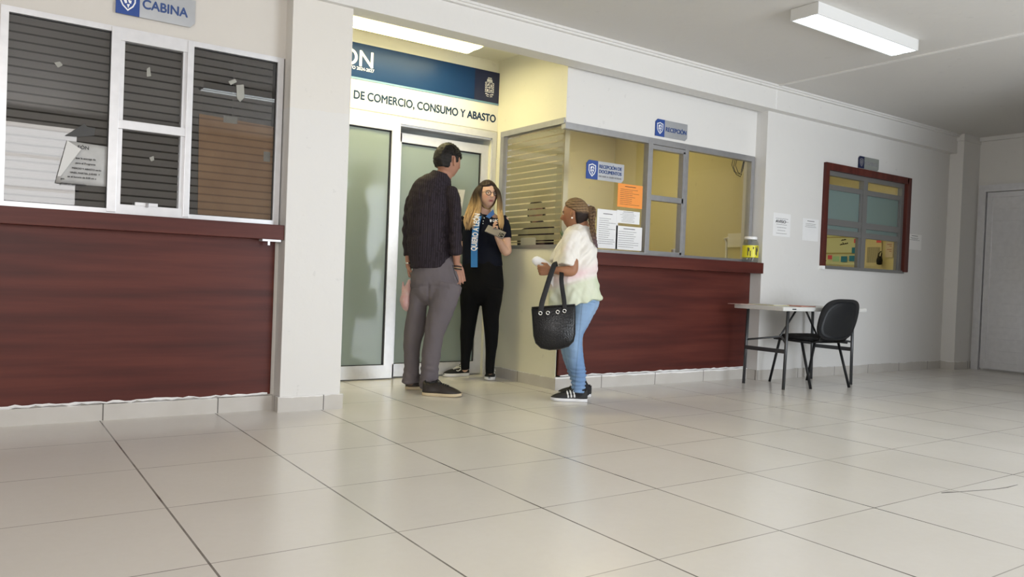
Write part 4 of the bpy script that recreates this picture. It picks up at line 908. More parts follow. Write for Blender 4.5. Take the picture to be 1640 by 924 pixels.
    if kind == 'skate':
        for s_ in (-1, 1):
            pts = [surf(a, s_, b, .002) for a, b in ((.03, .42), (.12, .40), (.20, .50), (.27, .62), (.34, .50), (.42, .36), (.52, .30), (.58, .42))]
            mb = MB(); mb.tube(pts, .0052, 6); sub(mb, 'side_stripe', MT['white_'])
    lm = lace or MT['white_']; mb = MB()
    for j in range(5):
        t = .40 + j * .055; h = top2(t) + .003
        mb.tube([P(t, -.42, h - .008), P(t + .012, 0, h), P(t + .03, .42, h - .010)], .003, 6); mb.tube([P(t + .03, -.42, h - .010), P(t + .012, 0, h + .001), P(t, .42, h - .008)], .003, 6)
    for s_ in (-1, 1): mb.tube([P(.39, 0, top2(.39) + .004), P(.36, s_ * .35, top2(.36) + .016), P(.41, s_ * .75, top2(.4) + .002), P(.44, s_ * .9, top2(.5) - .012)], .0028, 6)
    sub(mb, 'laces', lm)
    # collar opening dark ring / tongue
    mb = MB(); mb.tube([P(.05, .0, hgt + .0), P(.10, .5, hgt - .004), P(.22, .58, hgt - .008), P(.32, .45, hgt), P(.36, 0, hgt + .012), P(.32, -.45, hgt), P(.22, -.58, hgt - .008), P(.10, -.5, hgt - .004), P(.05, 0, hgt)], .006, 8); sub(mb, 'collar_lining', MT['black'])
    return up
def garment(name, fig, m, parent, colf, voxel=.007, smooth=5, disp=None):
    me = fig.mesh(voxel, smooth, .6, disp); colour(me, colf); return link(name, me, m, parent)
def flat_col(c, var=.0, f=30, seed=1): return lambda co, no: np.clip(np.array(c) * (1 + var * vn(co, f, seed))[:, None], 0, 1)
MT.update(skin=vcol_mat('skin', .5, .15, 250, spec=.35), cloth=vcol_mat('cloth', .9, .35, 500, sheen=.0, spec=.12), shirt=vcol_mat('woven_shirt', .8, .3, 600, spec=.12), denim=vcol_mat('denim', .85, .5, 700), hairm=vcol_mat('hair', .55, .6, 240, spec=.22, stretch=(1, 1, .12)),
    _n=MT['black'], eyewhite=mat('eye_white', (.75, .72, .70), .2), iris=mat('iris', (.03, .018, .01), .15), leather=mat('brown_black_leather', (.020, .014, .012), .35, bump=.2, bscale=150), soletan=mat('cream_sole', (.55, .45, .30), .5), solew=mat('white_rubber', (.72, .72, .74), .5), canvas=mat('black_canvas', (.010, .010, .012), .8, bump=.3, bscale=500), sued=mat('black_suede', (.014, .014, .015), .7), blklace=mat('black_lace', (.01, .01, .01), .7),
    wristband=mat('black_beads', (.01, .01, .01), .3), silver=mat('silver', (.7, .7, .68), .25, 1))

# ---------------------------------------------------------------- MAN
DM = depth(atZ(686, 629)); G = atZ(686, 629)
man = empty('person', (G.x, G.y, 0))
bf = Fig(DM)
hc = bf.P(717, 259, 0); hf = FN * math.cos(math.radians(44)) + RN * math.sin(math.radians(44))
MH = add_head(bf, hc, hf, pitch=-.06, scale=1.04)
bf.limb([(712, 278, .0, 13, .062), (707, 290, .0, 14, .066), (702, 302, 0, 20, .075)])
bf.limb([(700, 300, 0, 30, .08), (695, 318, 0, 35, .10), (692, 350, 0, 34, .105), (691, 400, 0, 31, .10), (697, 440, 0, 35, .11), (698, 455, 0, 34, .11)])
bf.limb([(722, 312, -.06, 9, .045), (729, 350, -.09, 8.5, .044), (730, 378, -.10, 7.5, .040), (731, 400, -.10, 7, .036), (731.5, 420, -.08, 5.2, .026), (733, 426, -.07, 5.2, .026)])
bf.limb([(664, 314, .08, 8, .045), (656, 350, .10, 7.5, .044), (655, 380, .10, 6.5, .040), (654, 405, .08, 5.5, .036), (653.5, 424, .06, 3.8, .024), (654, 428, .06, 3.6, .024)])
bf.limb([(675, 455, .03, 13, .08), (668, 520, .05, 11, .065), (659, 560, .06, 9, .05), (657, 612, .06, 6.5, .035)])
bf.limb([(712, 455, -.03, 15, .08), (699, 520, -.06, 11, .065), (691, 560, -.06, 9.5, .05), (687, 615, -.04, 7, .04)])
hand(bf, bf.P(733, 423, -.075), bf.P(737, 445, -.06) - bf.P(733, 423, -.075), -FN + RN * .2, 1, .17, (.15, .15, .15, .15), .2)
hand(bf, bf.P(654, 425, .06), bf.P(656, 446, .05) - bf.P(654, 425, .06), RN + FN * .1, 1, .17, (1.15, 1.2, 1.2, 1.2), .7)
me = bf.mesh(.0048, 3, .5); colour(me, skin_colour(MH, (.37, .19, .13), (.36, .15, .12), (.02, .012, .01), 1.04)); body = link('body', me, MT['skin'], man)
eyes(MH, man, 1.04)
def man_hair(x, y, z):
    t = (z - .18) * 4 + .5
    if y < .05: t = max(t, (-y + .1) * 3 if z > -.42 else 0)
    if abs(x) > .5:
        thr = np.interp(y, [-1, -.34, -.28, .02, .08, .30, .36, .6], [-.5, -.5, .24, .26, -.12, -.10, .30, .55]); t = min(max(t, (z - thr) * 7), (z - thr) * 7 + .1); t = min(t, .74)
    if y > .45 and z < .62: t = min(t, (z - .52) * 8)
    if z < -.40: t = min(t, (z + .52) * 8)
    return t
hc_ = lambda co, no: np.clip(np.array((.012, .010, .009)) * (1 + .7 * vn(co, 260, 5))[:, None] + .004, 0, 1)
hair_cap(MH, man_hair, .017, 1.04, 'hair', MT['hairm'], man, hc_, rough=.005, f=60)
f = MB(); R = random.Random(5)
for k in range(900):      # short spiky tufts on the crown
    th = R.random() * 2 * PI; ph = R.random() * 1.3; q = Vector((math.sin(ph) * math.cos(th), math.sin(ph) * math.sin(th), math.cos(ph)))
    p = Vector((q.x * .090, q.y * .108, q.z * .130)); d = (q + Vector((R.uniform(-.6, .6), R.uniform(-.2, .9), R.uniform(-.1, .5)))).normalized()
    f.tube([MH @ (p * .97), MH @ (p + d * .004), MH @ (p + d * (.008 + .005 * R.random()))], [.0035, .0022, .0006], 4)
o = f.build('hair_tufts', None, man, True); colour(o.data, hc_); o.data.materials.append(MT['hairm'])
# shirt
sf = Fig(DM)
sf.limb([(707, 283, 0, 17.5, .080), (705, 287, 0, 20, .086), (701, 294, 0, 28, .10), (697, 304, 0, 36.5, .115), (694, 318, 0, 40, .13), (692, 342, 0, 39.5, .138), (690, 372, 0, 37.5, .132), (690, 398, 0, 36.5, .132), (692, 418, 0, 35.5, .138), (692, 430, 0, 35, .142)], 32, round_ends=False)
sf.limb([(722, 307, -.05, 11.5, .062), (727.5, 330, -.085, 11, .062), (729, 355, -.10, 10.5, .058), (730, 380, -.10, 9.5, .056), (731, 403, -.10, 8.8, .052)], 24)
sf.limb([(731, 394, -.10, 9.5, .057), (731, 408, -.10, 9.3, .055)], 24, round_ends=False)   # turned-up cuff
sf.limb([(667, 309, .07, 11, .062), (658, 330, .10, 10, .062), (655, 360, .10, 9.5, .056), (654.5, 385, .09, 8.5, .052), (655, 406, .08, 7.8, .048)], 24)
sf.limb([(655, 396, .08, 8.6, .054), (655, 410, .08, 8.4, .050)], 24, round_ends=False)
def man_folds(co, no):
    z = co[:, 2]; u, v = uvpx(co)
    d = .002 * vn(co, 80, 6) + .007 * vn(co * np.array((1, 1, .4)), 24, 2) + .0035 * vn(co * np.array((1, 1, 1.4)), 44, 9) + .003 * np.exp(-((v - 385) / 30) ** 2) * np.sin((v + .35 * u) * .32 + 2 * vn(co, 10, 3))
    d += .003 * np.sin((u - 690) * .55 + 2 * vn(co, 12, 4)) * np.clip((v - 300) / 12, 0, 1) * np.clip((345 - v) / 30, 0, 1)   # pleats under the yoke
    return d
def man_shirt_col(co, no):
    lat = co @ np.array(RN); st = (np.sin(lat * 2 * PI / .0155) > .72)[:, None]
    b = np.array((.022, .017, .021)); c = np.where(st, np.array((.040, .032, .042)), b) * (1 + .12 * vn(co, 20, 6))[:, None]
    return np.clip(c, 0, 1)
shirt = garment('shirt', sf, MT['shirt'], man, man_shirt_col, .0062, 4, man_folds)
cf = Fig(DM)
cf.limb([(707.5, 277, 0, 15, .074), (705.5, 283, 0, 18, .083), (703, 289, 0, 22, .09)], 28, sub=3, round_ends=False)
garment('shirt_collar', cf, MT['shirt'], man, man_shirt_col, .005, 2)
# trousers
tf = Fig(DM)
tf.limb([(695, 417, 0, 34, .122), (698, 430, 0, 38.5, .138), (698.5, 444, 0, 41, .148), (697, 458, 0, 40, .145), (694, 470, 0, 37, .13)], 32)
tf.limb([(674, 456, .03, 16.5, .115), (671, 485, .04, 15.5, .10), (666, 519, .05, 16.5, .09), (660.5, 550, .06, 14.2, .078), (659, 576, .06, 12.4, .070), (658.5, 598, .06, 13.2, .070), (658, 613, .06, 15, .078)], 24, round_ends=False)
tf.limb([(714, 456, -.03, 27, .13), (708.5, 485, -.05, 22.5, .112), (699.5, 516, -.06, 18.5, .096), (695, 537, -.06, 15.8, .088), (691, 565, -.05, 15.2, .080), (687.5, 598, -.04, 14, .076), (686, 620, -.03, 15.2, .084)], 24, round_ends=False)
def trouser_folds(co, no):
    u, v = uvpx(co); low = np.clip((v - 560) / 50, 0, 1)
    d = .006 * vn(co * np.array((1, 1, .5)), 20, 11) + .003 * vn(co, 50, 14) + .009 * low * vn(co * np.array((1, 1, 2.2)), 34, 12)
    d += .004 * np.exp(-((v - 457 + .25 * (u - 700)) / 5) ** 2) * np.sin(u * .2) - .007 * np.exp(-((u - 685.5) / 2.2) ** 2) * np.clip((v - 448) / 10, 0, 1) * np.clip((545 - v) / 20, 0, 1)
    d -= .006 * np.exp(-((v - 458 - .004 * (u - 690) ** 2 * np.sign(1)) / 2.5) ** 2) * (np.abs(u - 685) < 34)
    return d
garment('trousers', tf, MT['cloth'], man, flat_col((.135, .118, .128), .07, 14, 3), .0062, 4, trouser_folds)
# pocket welt, bracelets, watch
f = MB(); f.tube([bf_ := atD(724.5, 424, DM - .13), atD(729, 440, DM - .14), atD(734, 452, DM - .12)], .003, 6); f.build('pocket_edge', mat('trouser_seam', (.05, .045, .05), .8), man)
def ringt(c, ax, ra, rb, r, m, name, parent, n=24):
    ax = Vector(ax).normalized(); b = FN - ax * FN.dot(ax); b.normalize(); a = ax.cross(b); f = MB(); pts = [Vector(c) + a * ra * math.cos(k * 2 * PI / n) + b * rb * math.sin(k * 2 * PI / n) for k in range(n + 1)]
    f.tube(pts, r, 8); return f.build(name, m, parent, True)
for dv in (-2.5, 2.0): ringt(atD(732.5, 429 + dv, DM - .072), (.1, 0, 1), .031, .033, .0042, MT['wristband'], 'bracelet', man)
ringt(atD(732.5, 429.5, DM - .072), (.1, 0, 1), .031, .033, .0030, mat('brass_beads', (.45, .33, .18), .4, .6), 'bracelet', man)
ringt(atD(653.5, 421.5, DM + .06), (0, 0, 1), .021, .028, .0060, MT['silver'], 'wristwatch', man)
hl = atZ(648, 621.5); hr_ = atZ(673, 631)
shoe(man, atZ(649, 623) + FN * .0, RN * .86 - FN * .15 + FN * .35, .285, MT['leather'], MT['soletan'], 'dress', .095, MT['blklace'])
shoe(man, atZ(676, 633.5) + FN * .03, RN * 1 - FN * .12, .285, MT['leather'], MT['soletan'], 'dress', .100, MT['blklace'])
tag(man, 'person seen from behind in dark striped shirt and grey trousers, one hand in pocket', 'person')
# plastic bag
e = empty('plastic_bag', (bf_.x - .3, bf_.y, .5)); f = Fig(DM + .03)
f.limb([(656, 449, 0, 2, .012), (654, 458, 0, 5, .03), (651.5, 468, 0, 8, .05), (650.5, 480, 0, 9.5, .06), (651.5, 489, 0, 9, .06), (653, 494.5, 0, 5.5, .04)], 20)
f.limb([(645, 452, 0, 1.2, .01), (646, 462, 0, 3, .02), (648, 470, 0, 4, .03)], 12)
me = f.mesh(.004, 2, .5, lambda co, no: .004 * vn(co, 90, 2)); 
bagm = mat('pink_thin_plastic', (.70, .36, .36), .3, alpha=.62, col2=(.72, .50, .48), scale=30); bagm.node_tree.nodes['Principled BSDF'].inputs['Specular IOR Level'].default_value = .6
link('bag_skin', me, bagm, e)
f = MB(); R = random.Random(4)
for k in range(14):
    c = f_c = atD(651 + R.uniform(-4.5, 5), 485 + R.uniform(-6, 5), DM + .03 + R.uniform(-.04, .03)); r = .012 + .008 * R.random()
    bmesh.ops.create_icosphere(f.bm, subdivisions=2, radius=r, matrix=Matrix.Translation(c))
f.build('contents', mat('wrapped_snacks', (.55, .20, .15), .35, col2=(.75, .70, .62), scale=70), e, True)
tag(e, 'thin pink plastic bag hanging from the left hand of the man', 'bag')

# ---------------------------------------------------------------- STAFF WOMAN
DW = depth(atZ(765, 609)) - .02; G = atZ(765, 609)
wo = empty('person', (G.x, G.y, 0)); bf = Fig(DW)
hf = (-FN * math.cos(math.radians(28)) + RN * math.sin(math.radians(28)))
WS = .98; hc = bf.P(780, 312, -.02)
MW = add_head(bf, hc, hf, pitch=.02, scale=WS, ears=False)
bf.limb([(778, 326, 0, 9.5, .052), (776, 336, .01, 10, .055), (775, 345, .01, 14, .06)])
bf.limb([(775, 346, .02, 24, .06), (774, 360, .02, 26, .09), (773, 392, .02, 25, .095), (773, 425, .02, 28, .10), (772, 448, .02, 30, .11)])
bf.limb([(806, 352, .0, 8.5, .046), (809, 372, -.02, 8.5, .044), (811, 392, -.05, 7.6, .042), (812, 402, -.07, 7.4, .042), (808, 401, -.10, 7, .038), (801, 389, -.15, 5.4, .031), (796, 379, -.18, 4.2, .025)], sub=5)
bf.limb([(745, 352, .03, 8.5, .046), (743, 375, .06, 8, .044), (744, 396, .09, 7, .040), (753, 412, .16, 5.8, .032), (762, 420, .17, 4.4, .026)])
bf.limb([(756, 458, .02, 11, .08), (753, 500, .03, 12, .07), (748, 545, .04, 8, .05), (745, 578, .03, 5, .035), (744.5, 592, .03, 5, .035)])
bf.limb([(788, 458, .0, 11, .08), (788, 500, 0, 11.5, .07), (787.5, 545, 0, 8, .05), (785.5, 578, -.01, 5, .035), (785, 596, -.02, 5, .03)])
wr_ = bf.P(796, 380, -.18)
hand(bf, wr_, bf.P(790, 366, -.20) - wr_, -FN * .2 + RN * .75 + UPZ * .35, 1, .165, (.42, .5, .6, .75), .5)
hand(bf, bf.P(762, 420, .17), RN - UPZ * .2, FN, 1, .165, (.3, .35, .4, .4), .3)
me = bf.mesh(.0045, 2, .5); colour(me, skin_colour(MW, (.60, .38, .285), (.30, .08, .09), (.045, .025, .018), WS, .05)); link('body', me, MT['skin'], wo)
eyes(MW, wo, WS)
# glasses
gl = None; f = MB()
for s in (-1, 1):
    pts = [MW @ (Vector((s * .033 + .0215 * math.cos(t), .098 - .006 * abs(math.cos(t)) * (1 if math.cos(t) * s > 0 else 0), .004 + .0185 * math.sin(t))) * WS) for t in [k * 2 * PI / 22 for k in range(23)]]; f.tube(pts, .0027, 6)
    f.tube([MW @ (Vector((s * .053, .092, .010)) * WS), MW @ (Vector((s * .074, .06, .010)) * WS), MW @ (Vector((s * .079, -.01, .006)) * WS)], .0018, 6)
f.tube([MW @ (Vector((-.012, .099, .008)) * WS), MW @ (Vector((0, .102, .011)) * WS), MW @ (Vector((.012, .099, .008)) * WS)], .0018, 6)
gl = f.build('eyeglasses', mat('tortoise_frame', (.03, .014, .01), .3), wo, True)
def lens():
    for s in (-1, 1):
        f = MB(); f.prism([MW @ (Vector((s * .033 + .0205 * math.cos(t), .097, .004 + .0175 * math.sin(t))) * WS) for t in [k * 2 * PI / 22 for k in range(22)]], (MW.to_3x3() @ Vector((0, .001, 0)))); o = f.build('lens', MT['glass'], None); o.parent = gl
lens()
# hair: cap with centre parting and long strands, dark roots to blond tips
def wh(x, y, z):
    t = 1.0
    if y > .25:
        t = min(t, (z - .56) * 6 + abs(x) * 1.6 + .2); 
        if z < .5: t = min(t, (abs(x) - .80) * 6)
    return t
def wcol(co, no):
    z = co[:, 2]; u, v = uvpx(co); k = np.clip((v - 310) / 36 + .22 * vn(co * np.array((1, 1, .12)), 170, 4), 0, 1)[:, None]
    return np.clip((np.array((.030, .018, .013)) * (1 - k) + np.array((.44, .29, .14)) * k) * (1 + .35 * vn(co * np.array((1, 1, .08)), 260, 8))[:, None], 0, 1)
hair_cap(MW, wh, .012, WS, 'hair', MT['hairm'], wo, wcol, rough=.003, f=60)
f = MB(); R = random.Random(11)
VL = [292, 298, 306, 316, 326, 336, 346, 356, 366]
INN = {-1: [779, 773, 769.5, 769, 769.5, 768.5, 765.5, 761, 757], 1: [780, 789, 795.5, 797.5, 798, 798, 798.5, 799, 799.5]}
OUT = {-1: [778, 767, 761, 757, 753.5, 749.5, 746, 743.5, 744], 1: [781, 792, 798.5, 801, 802.5, 803, 805, 806, 804.5]}
DF = [-.03, -.07, -.095, -.085, -.085, -.10, -.115, -.128, -.130]
DB = [.03, .06, .07, .06, .03, -.03, -.085, -.105, -.112]
def strand(side, s_, layer):
    pts = []; w_ = R.uniform(-1, 1); L_ = R.uniform(-9, 3)
    for i, v in enumerate(VL):
        u = INN[side][i] * (1 - s_) + OUT[side][i] * s_ + w_ * math.sin(i * .9 + s_ * 5) * .5
        q = math.sin(s_ * PI / 2); dd = DF[i] * (1 - layer) + DB[i] * layer
        if i < 6: dd += (q ** 2) * .05 * (1 - layer)
        pts.append(atD(u, v + L_ * (i / 8) ** 2, DW + dd))
    rad_ = (.004, .008, .010, .010, .010, .009, .008, .006, .0012)
    loft(f.bm, smooth_rows([(p, r, r * .8) for p, r in zip(pts, rad_)], 3), 8)
for sd in (-1, 1):
    for ly in (0, .25, .5, .8):
        for k in range(11 if sd < 0 else 8): strand(sd, min(1, max(0, (k + R.uniform(-.3, .3)) / (10 if sd < 0 else 7))), ly)
o = f.build('hair_lengths', None, wo, True); colour(o.data, wcol); o.data.materials.append(MT['hairm'])
# polo shirt
sf = Fig(DW)
sf.limb([(777, 340, 0, 14, .068), (775.5, 345, .01, 24, .078), (774.5, 352, .01, 31, .092), (773.5, 364, .01, 32, .108), (772.5, 380, .0, 31.5, .118), (771.5, 396, .01, 30.5, .112), (772, 412, .01, 31.5, .118), (773, 428, .01, 32.8, .125)], 30, round_ends=False)
sf.limb([(801, 349, .0, 10.5, .058), (807, 362, -.01, 10.2, .056), (809.5, 374, -.03, 9.6, .054), (810.5, 382, -.04, 9.2, .052)], 22, round_ends=False)
sf.limb([(749, 349, .03, 10.5, .058), (745, 362, .045, 10, .056), (743.5, 374, .06, 9.4, .054), (743.5, 384, .075, 9.2, .052)], 22, round_ends=False)
garment('polo_shirt', sf, MT['cloth'], wo, flat_col((.0075, .009, .017), .1, 20, 2), .006, 4, lambda co, no: .0035 * vn(co * np.array((1, 1, .7)), 24, 7) + .002 * vn(co, 60, 3))
def ribbon(pts, wpx, thick=.003, name='ribbon', m=None, parent=None, off=(0, 0, 0)):
    f = MB(); L_ = []; R__ = []
    for (u, v, dd) in pts:
        L_.append((f.bm.verts.new(atD(u - wpx, v, DW + dd)), f.bm.verts.new(atD(u - wpx, v, DW + dd + thick)))); R__.append((f.bm.verts.new(atD(u + wpx, v, DW + dd)), f.bm.verts.new(atD(u + wpx, v, DW + dd + thick))))
    for i in range(len(pts) - 1):
        f.bm.faces.new((L_[i][0], R__[i][0], R__[i + 1][0], L_[i + 1][0])); f.bm.faces.new((L_[i][1], L_[i + 1][1], R__[i + 1][1], R__[i][1])); f.bm.faces.new((L_[i][0], L_[i + 1][0], L_[i + 1][1], L_[i][1])); f.bm.faces.new((R__[i][0], R__[i][1], R__[i + 1][1], R__[i + 1][0]))
    f.bm.faces.new((L_[0][0], L_[0][1], R__[0][1], R__[0][0])); f.bm.faces.new((L_[-1][0], R__[-1][0], R__[-1][1], L_[-1][1])); return f.build(name, m, parent)
RB = mat('blue_ribbon_cloth', (.015, .17, .48), .6)
ribbon([(766, 346, -.108), (763.5, 357, -.122), (761.5, 370, -.134), (760, 385, -.134), (759.5, 400, -.132), (759.5, 414, -.136), (759.5, 428, -.142)], 5.3, name='sash', m=RB, parent=wo)
def face_text(body, size, u, v, dd, parent, m, ang, name='lettering', width=None, D=None, bold=.002):
    D = D or DW; up = UPZ; M4 = Matrix((RN, UPZ, -FN)).transposed().to_4x4(); M4.translation = atD(u, v, D + dd)
    return text(body, size, None, m, parent, name, bold=bold, mtx=M4 @ Matrix.Rotation(ang, 4, 'Z'), width=width, align='LEFT')
face_text('QUIERO A LEÓN', .062, 762.6, 402, -.142, wo, MT['white_'], PI / 2 - .065, 'sash_lettering', width=.30, bold=.0022)
# collar, buttons, badge
cb_ = mat('blue_collar', (.03, .12, .36), .6)
f = MB(); f.prism([atD(u, v, DW - .095) for u, v in ((768, 345), (765, 338), (771, 341), (775, 347), (772, 351))], -FN * .006); f.build('collar', MT['black'], wo)
f = MB(); f.prism([atD(u, v, DW - .092) for u, v in ((778, 347), (786, 339), (790, 335), (792, 343), (784, 350))], -FN * .006); f.build('collar', cb_, wo)
for u, v in ((775.5, 349), (774, 354), (773.5, 358)):
    f = MB(); bmesh.ops.create_icosphere(f.bm, subdivisions=2, radius=.0045, matrix=Matrix.Translation(atD(u, v, DW - .116))); f.build('button', MT['white_'], wo, True)
face_text('LEÓN', .028, 789, 355, -.118, wo, MT['white_'], -.03, 'chest_lettering', bold=.001)
f = MB(); f.prism([atD(u, v, DW - .118) for u, v in ((784.5, 351.5), (787.5, 351.5), (787.5, 354.5), (786, 356), (784.5, 354.5))], -FN * .002); f.build('chest_emblem', MT['white_'], wo)
f = MB()
for k in range(10): t = k * .63; bmesh.ops.create_icosphere(f.bm, subdivisions=1, radius=.007, matrix=Matrix.Translation(atD(746.5 + 3.4 * math.cos(t), 353 + 2.4 * math.sin(t), DW - .105)))
f.build('chest_brooch', mat('pale_flower_print', (.45, .38, .27), .6), wo, True)
# trousers
tf = Fig(DW)
tf.limb([(773, 422, .01, 31.5, .122), (772.5, 438, .01, 33, .135), (772, 455, .01, 34.5, .142), (771.5, 470, .01, 34, .13)], 30)
tf.limb([(754.5, 462, .02, 17.5, .125), (753, 482, .02, 16.3, .112), (751.5, 506, .03, 13.3, .088), (749, 530, .04, 12, .078), (747.5, 550, .04, 10, .066), (745.5, 570, .03, 8, .052), (745, 582, .03, 7.2, .048), (745.5, 592, .03, 6.8, .046)], 22, round_ends=False)
tf.limb([(788.5, 462, 0, 17.5, .125), (787.5, 482, 0, 16.2, .112), (786, 506, 0, 13.2, .088), (787.5, 530, 0, 11.6, .078), (787, 552, 0, 9.8, .064), (785.5, 572, -.01, 7.9, .052), (785, 588, -.01, 7.2, .048), (785, 598, -.01, 6.8, .046)], 22, round_ends=False)
garment('trousers', tf, MT['cloth'], wo, flat_col((.006, .006, .007), .1, 20, 2), .006, 4, lambda co, no: .003 * vn(co, 30, 7))
shoe(wo, atZ(753, 602) + Vector((0, .035, 0)), Vector((-1, -.05, 0)), .25, MT['canvas'], MT['solew'], 'skate', .082)
shoe(wo, atZ(785, 609.5) + FN * .245, -FN * 1 - RN * .03, .25, MT['canvas'], MT['solew'], 'skate', .082)
tag(wo, 'person facing us in black polo with a blue sash, eyeglasses and long blond-tipped hair', 'person')
# phone in her hand
e = empty('smartphone', tuple(atD(793, 372, DW - .24))); pc = atD(793.5, 371.5, DW - .245)
px_ = (RN * .93 - UPZ * .36 - FN * .1).normalized(); pn = (-FN * .72 + UPZ * .62).normalized(); pn = (pn - px_ * pn.dot(px_)).normalized(); py_ = pn.cross(px_)
PM = Matrix((px_, py_, pn)).transposed().to_4x4(); PM.translation = pc
f = MB(); f.box((-.078, -.037, -.004), (.078, .037, .004), .003); f.xform(PM); f.build('case', mat('grey_phone_case', (.22, .20, .19), .3), e, True)
f = MB(); f.box((.035, -.030, .004), (.070, .010, .006), .002); f.xform(PM); f.build('camera_bump', MT['black'], e)
for a, b in ((.045, -.02), (.045, 0), (.06, -.01)):
    f = MB(); f.lathe([(.006, .006), (.006, .0075), (.004, .0075)], (a, b, 0), 14); f.xform(PM); f.build('lens_ring', MT['silver'], e)
tag(e, 'smartphone in grey case held up by the staff woman', 'phone')

# ---------------------------------------------------------------- LADY WITH TOTE
DL = depth(atZ(915, 641)); G = atZ(915, 641)
la = empty('person', (G.x, G.y, 0)); bf = Fig(DL); LS = .98
hf = -RN * math.cos(math.radians(24)) + FN * math.sin(math.radians(24))
hc = bf.P(921.5, 344, 0); ML = add_head(bf, hc, hf, pitch=-.05, scale=LS)
bf.limb([(928, 358, 0, 14, .060), (930, 368, 0, 15, .065), (930, 380, 0, 20, .08)])
bf.limb([(930, 376, 0, 22, .09), (925, 396, 0, 27, .12), (921, 420, 0, 30, .12), (919, 450, 0, 34, .13), (921, 475, 0, 36, .14)])
bf.limb([(916, 384, -.12, 10, .05), (916, 405, -.15, 9.5, .048), (917, 424, -.17, 9.5, .046), (915.5, 433.5, -.18, 9, .042), (905, 434, -.19, 8.0, .038), (893, 433, -.18, 6.6, .033), (884, 432.5, -.17, 5.4, .027)], sub=5)
bf.limb([(916, 384, .12, 9, .05), (906, 405, .14, 9, .046), (899, 425, .12, 8.5, .042), (890, 432, .06, 7, .036), (881, 433, 0, 5.4, .03)], sub=4)
bf.limb([(930, 480, -.02, 20, .11), (921, 530, -.02, 14, .08), (922, 570, -.02, 12, .06), (926, 615, -.02, 9, .042), (926, 632, -.02, 9, .04)])
bf.limb([(928, 480, .10, 20, .11), (918, 530, .12, 12, .08), (914, 570, .13, 8, .06), (922, 605, .14, 6, .035), (928, 618, .14, 5, .03)])
w_ = bf.P(884, 432.5, -.17); hand(bf, w_, bf.P(874, 433, -.16) - w_, FN * .8 + UPZ * .2, -1, .165, (.7, .75, .8, .85), .7)
w_ = bf.P(881, 434, .0); hand(bf, w_, bf.P(872, 431, -.04) - w_, UPZ * .9 - FN * .2, -1, .165, (.6, .6, .7, .8), .7)
me = bf.mesh(.0048, 3, .5); colour(me, skin_colour(ML, (.33, .155, .085), (.25, .08, .06), (.03, .018, .012), LS)); link('body', me, MT['skin'], la)
eyes(ML, la, LS)
f = MB(); bmesh.ops.create_icosphere(f.bm, subdivisions=2, radius=.0065, matrix=ML @ Matrix.Translation((-.090, -.006, -.030))); f.build('earring', MT['white_'], la, True)
def lh(x, y, z):
    t = 1.0
    if y > -.05: t = min(t, (z - .22 - .30 * y) * 5)
    if y > .55: t = min(t, (z - .55) * 6)
    if abs(x) > .5 and -.45 < y <= .1 and z < .22: t = min(t, (-.18 - y) * 6)
    if z < -.55: t = min(t, (z + .68) * 8)
    return t
def lcol(co, no):
    inv = np.array(ML.inverted()); h = (np.hstack([co, np.ones((len(co), 1))]) @ inv.T)[:, :3]
    k = np.clip((h[:, 2] - .004 - .12 * (h[:, 1] + .05)) * 45 + .3 * vn(h * np.array((1, .25, 1)), 180, 4), 0, 1)[:, None]
    s = np.clip(.5 + .9 * vn(h * np.array((1, .16, 1)), 330, 9), 0, 1)[:, None]
    return np.clip(np.array((.020, .012, .009)) * (1 - k) + (np.array((.30, .195, .10)) * s + np.array((.075, .042, .022)) * (1 - s)) * k, 0, 1)
hair_cap(ML, lh, .011, LS, 'hair', MT['hairm'], la, lcol, rough=.003, f=70)
# ponytail knot and braid
bp = [(941, 331), (946.5, 334), (948, 342), (947.5, 352), (948.5, 364), (950.5, 376), (953, 387), (956.5, 397)]
rad = [.018, .027, .029, .023, .020, .018, .014, .005]
cl = [atD(u, v, DL + (-.005, -.015, -.03, -.055, -.105, -.125, -.11, -.06)[i]) for i, (u, v) in enumerate(bp)]
rows = smooth_rows([(p, r, r) for p, r in zip(cl, rad)], 8); f = MB()
for st_ in range(3):
    rr = []
    for i, r in enumerate(rows):
        ph = i * .52 + st_ * 2 * PI / 3; o1 = math.sin(ph) * r[1] * .62; o2 = math.sin(2 * ph) * r[1] * .34
        rr.append((Vector(r[0]) + RN * o1 + FN * (o2 - .004), r[1] * .52, r[2] * .55))
    loft(f.bm, rr, 10)
o = f.build('braid', None, la, True)
def bcol(co, no):
    u, v = uvpx(co); k = np.clip((v - 372) / 20, 0, 1)[:, None]; s = np.clip(.5 + .9 * vn(co, 240, 9), 0, 1)[:, None]
    return (np.array((.20, .125, .065)) * s + np.array((.05, .028, .018)) * (1 - s)) * (1 - k) + np.array((.13, .085, .10)) * k
colour(o.data, bcol); o.data.materials.append(MT['hairm'])
rr = ringt(atD(942.5, 332, DL - .01), (RN.x * .8, RN.y * .8, .1), .016, .016, .007, mat('pale_scrunchie', (.55, .48, .45), .7, bump=.5, bscale=200), 'hair_tie', la)
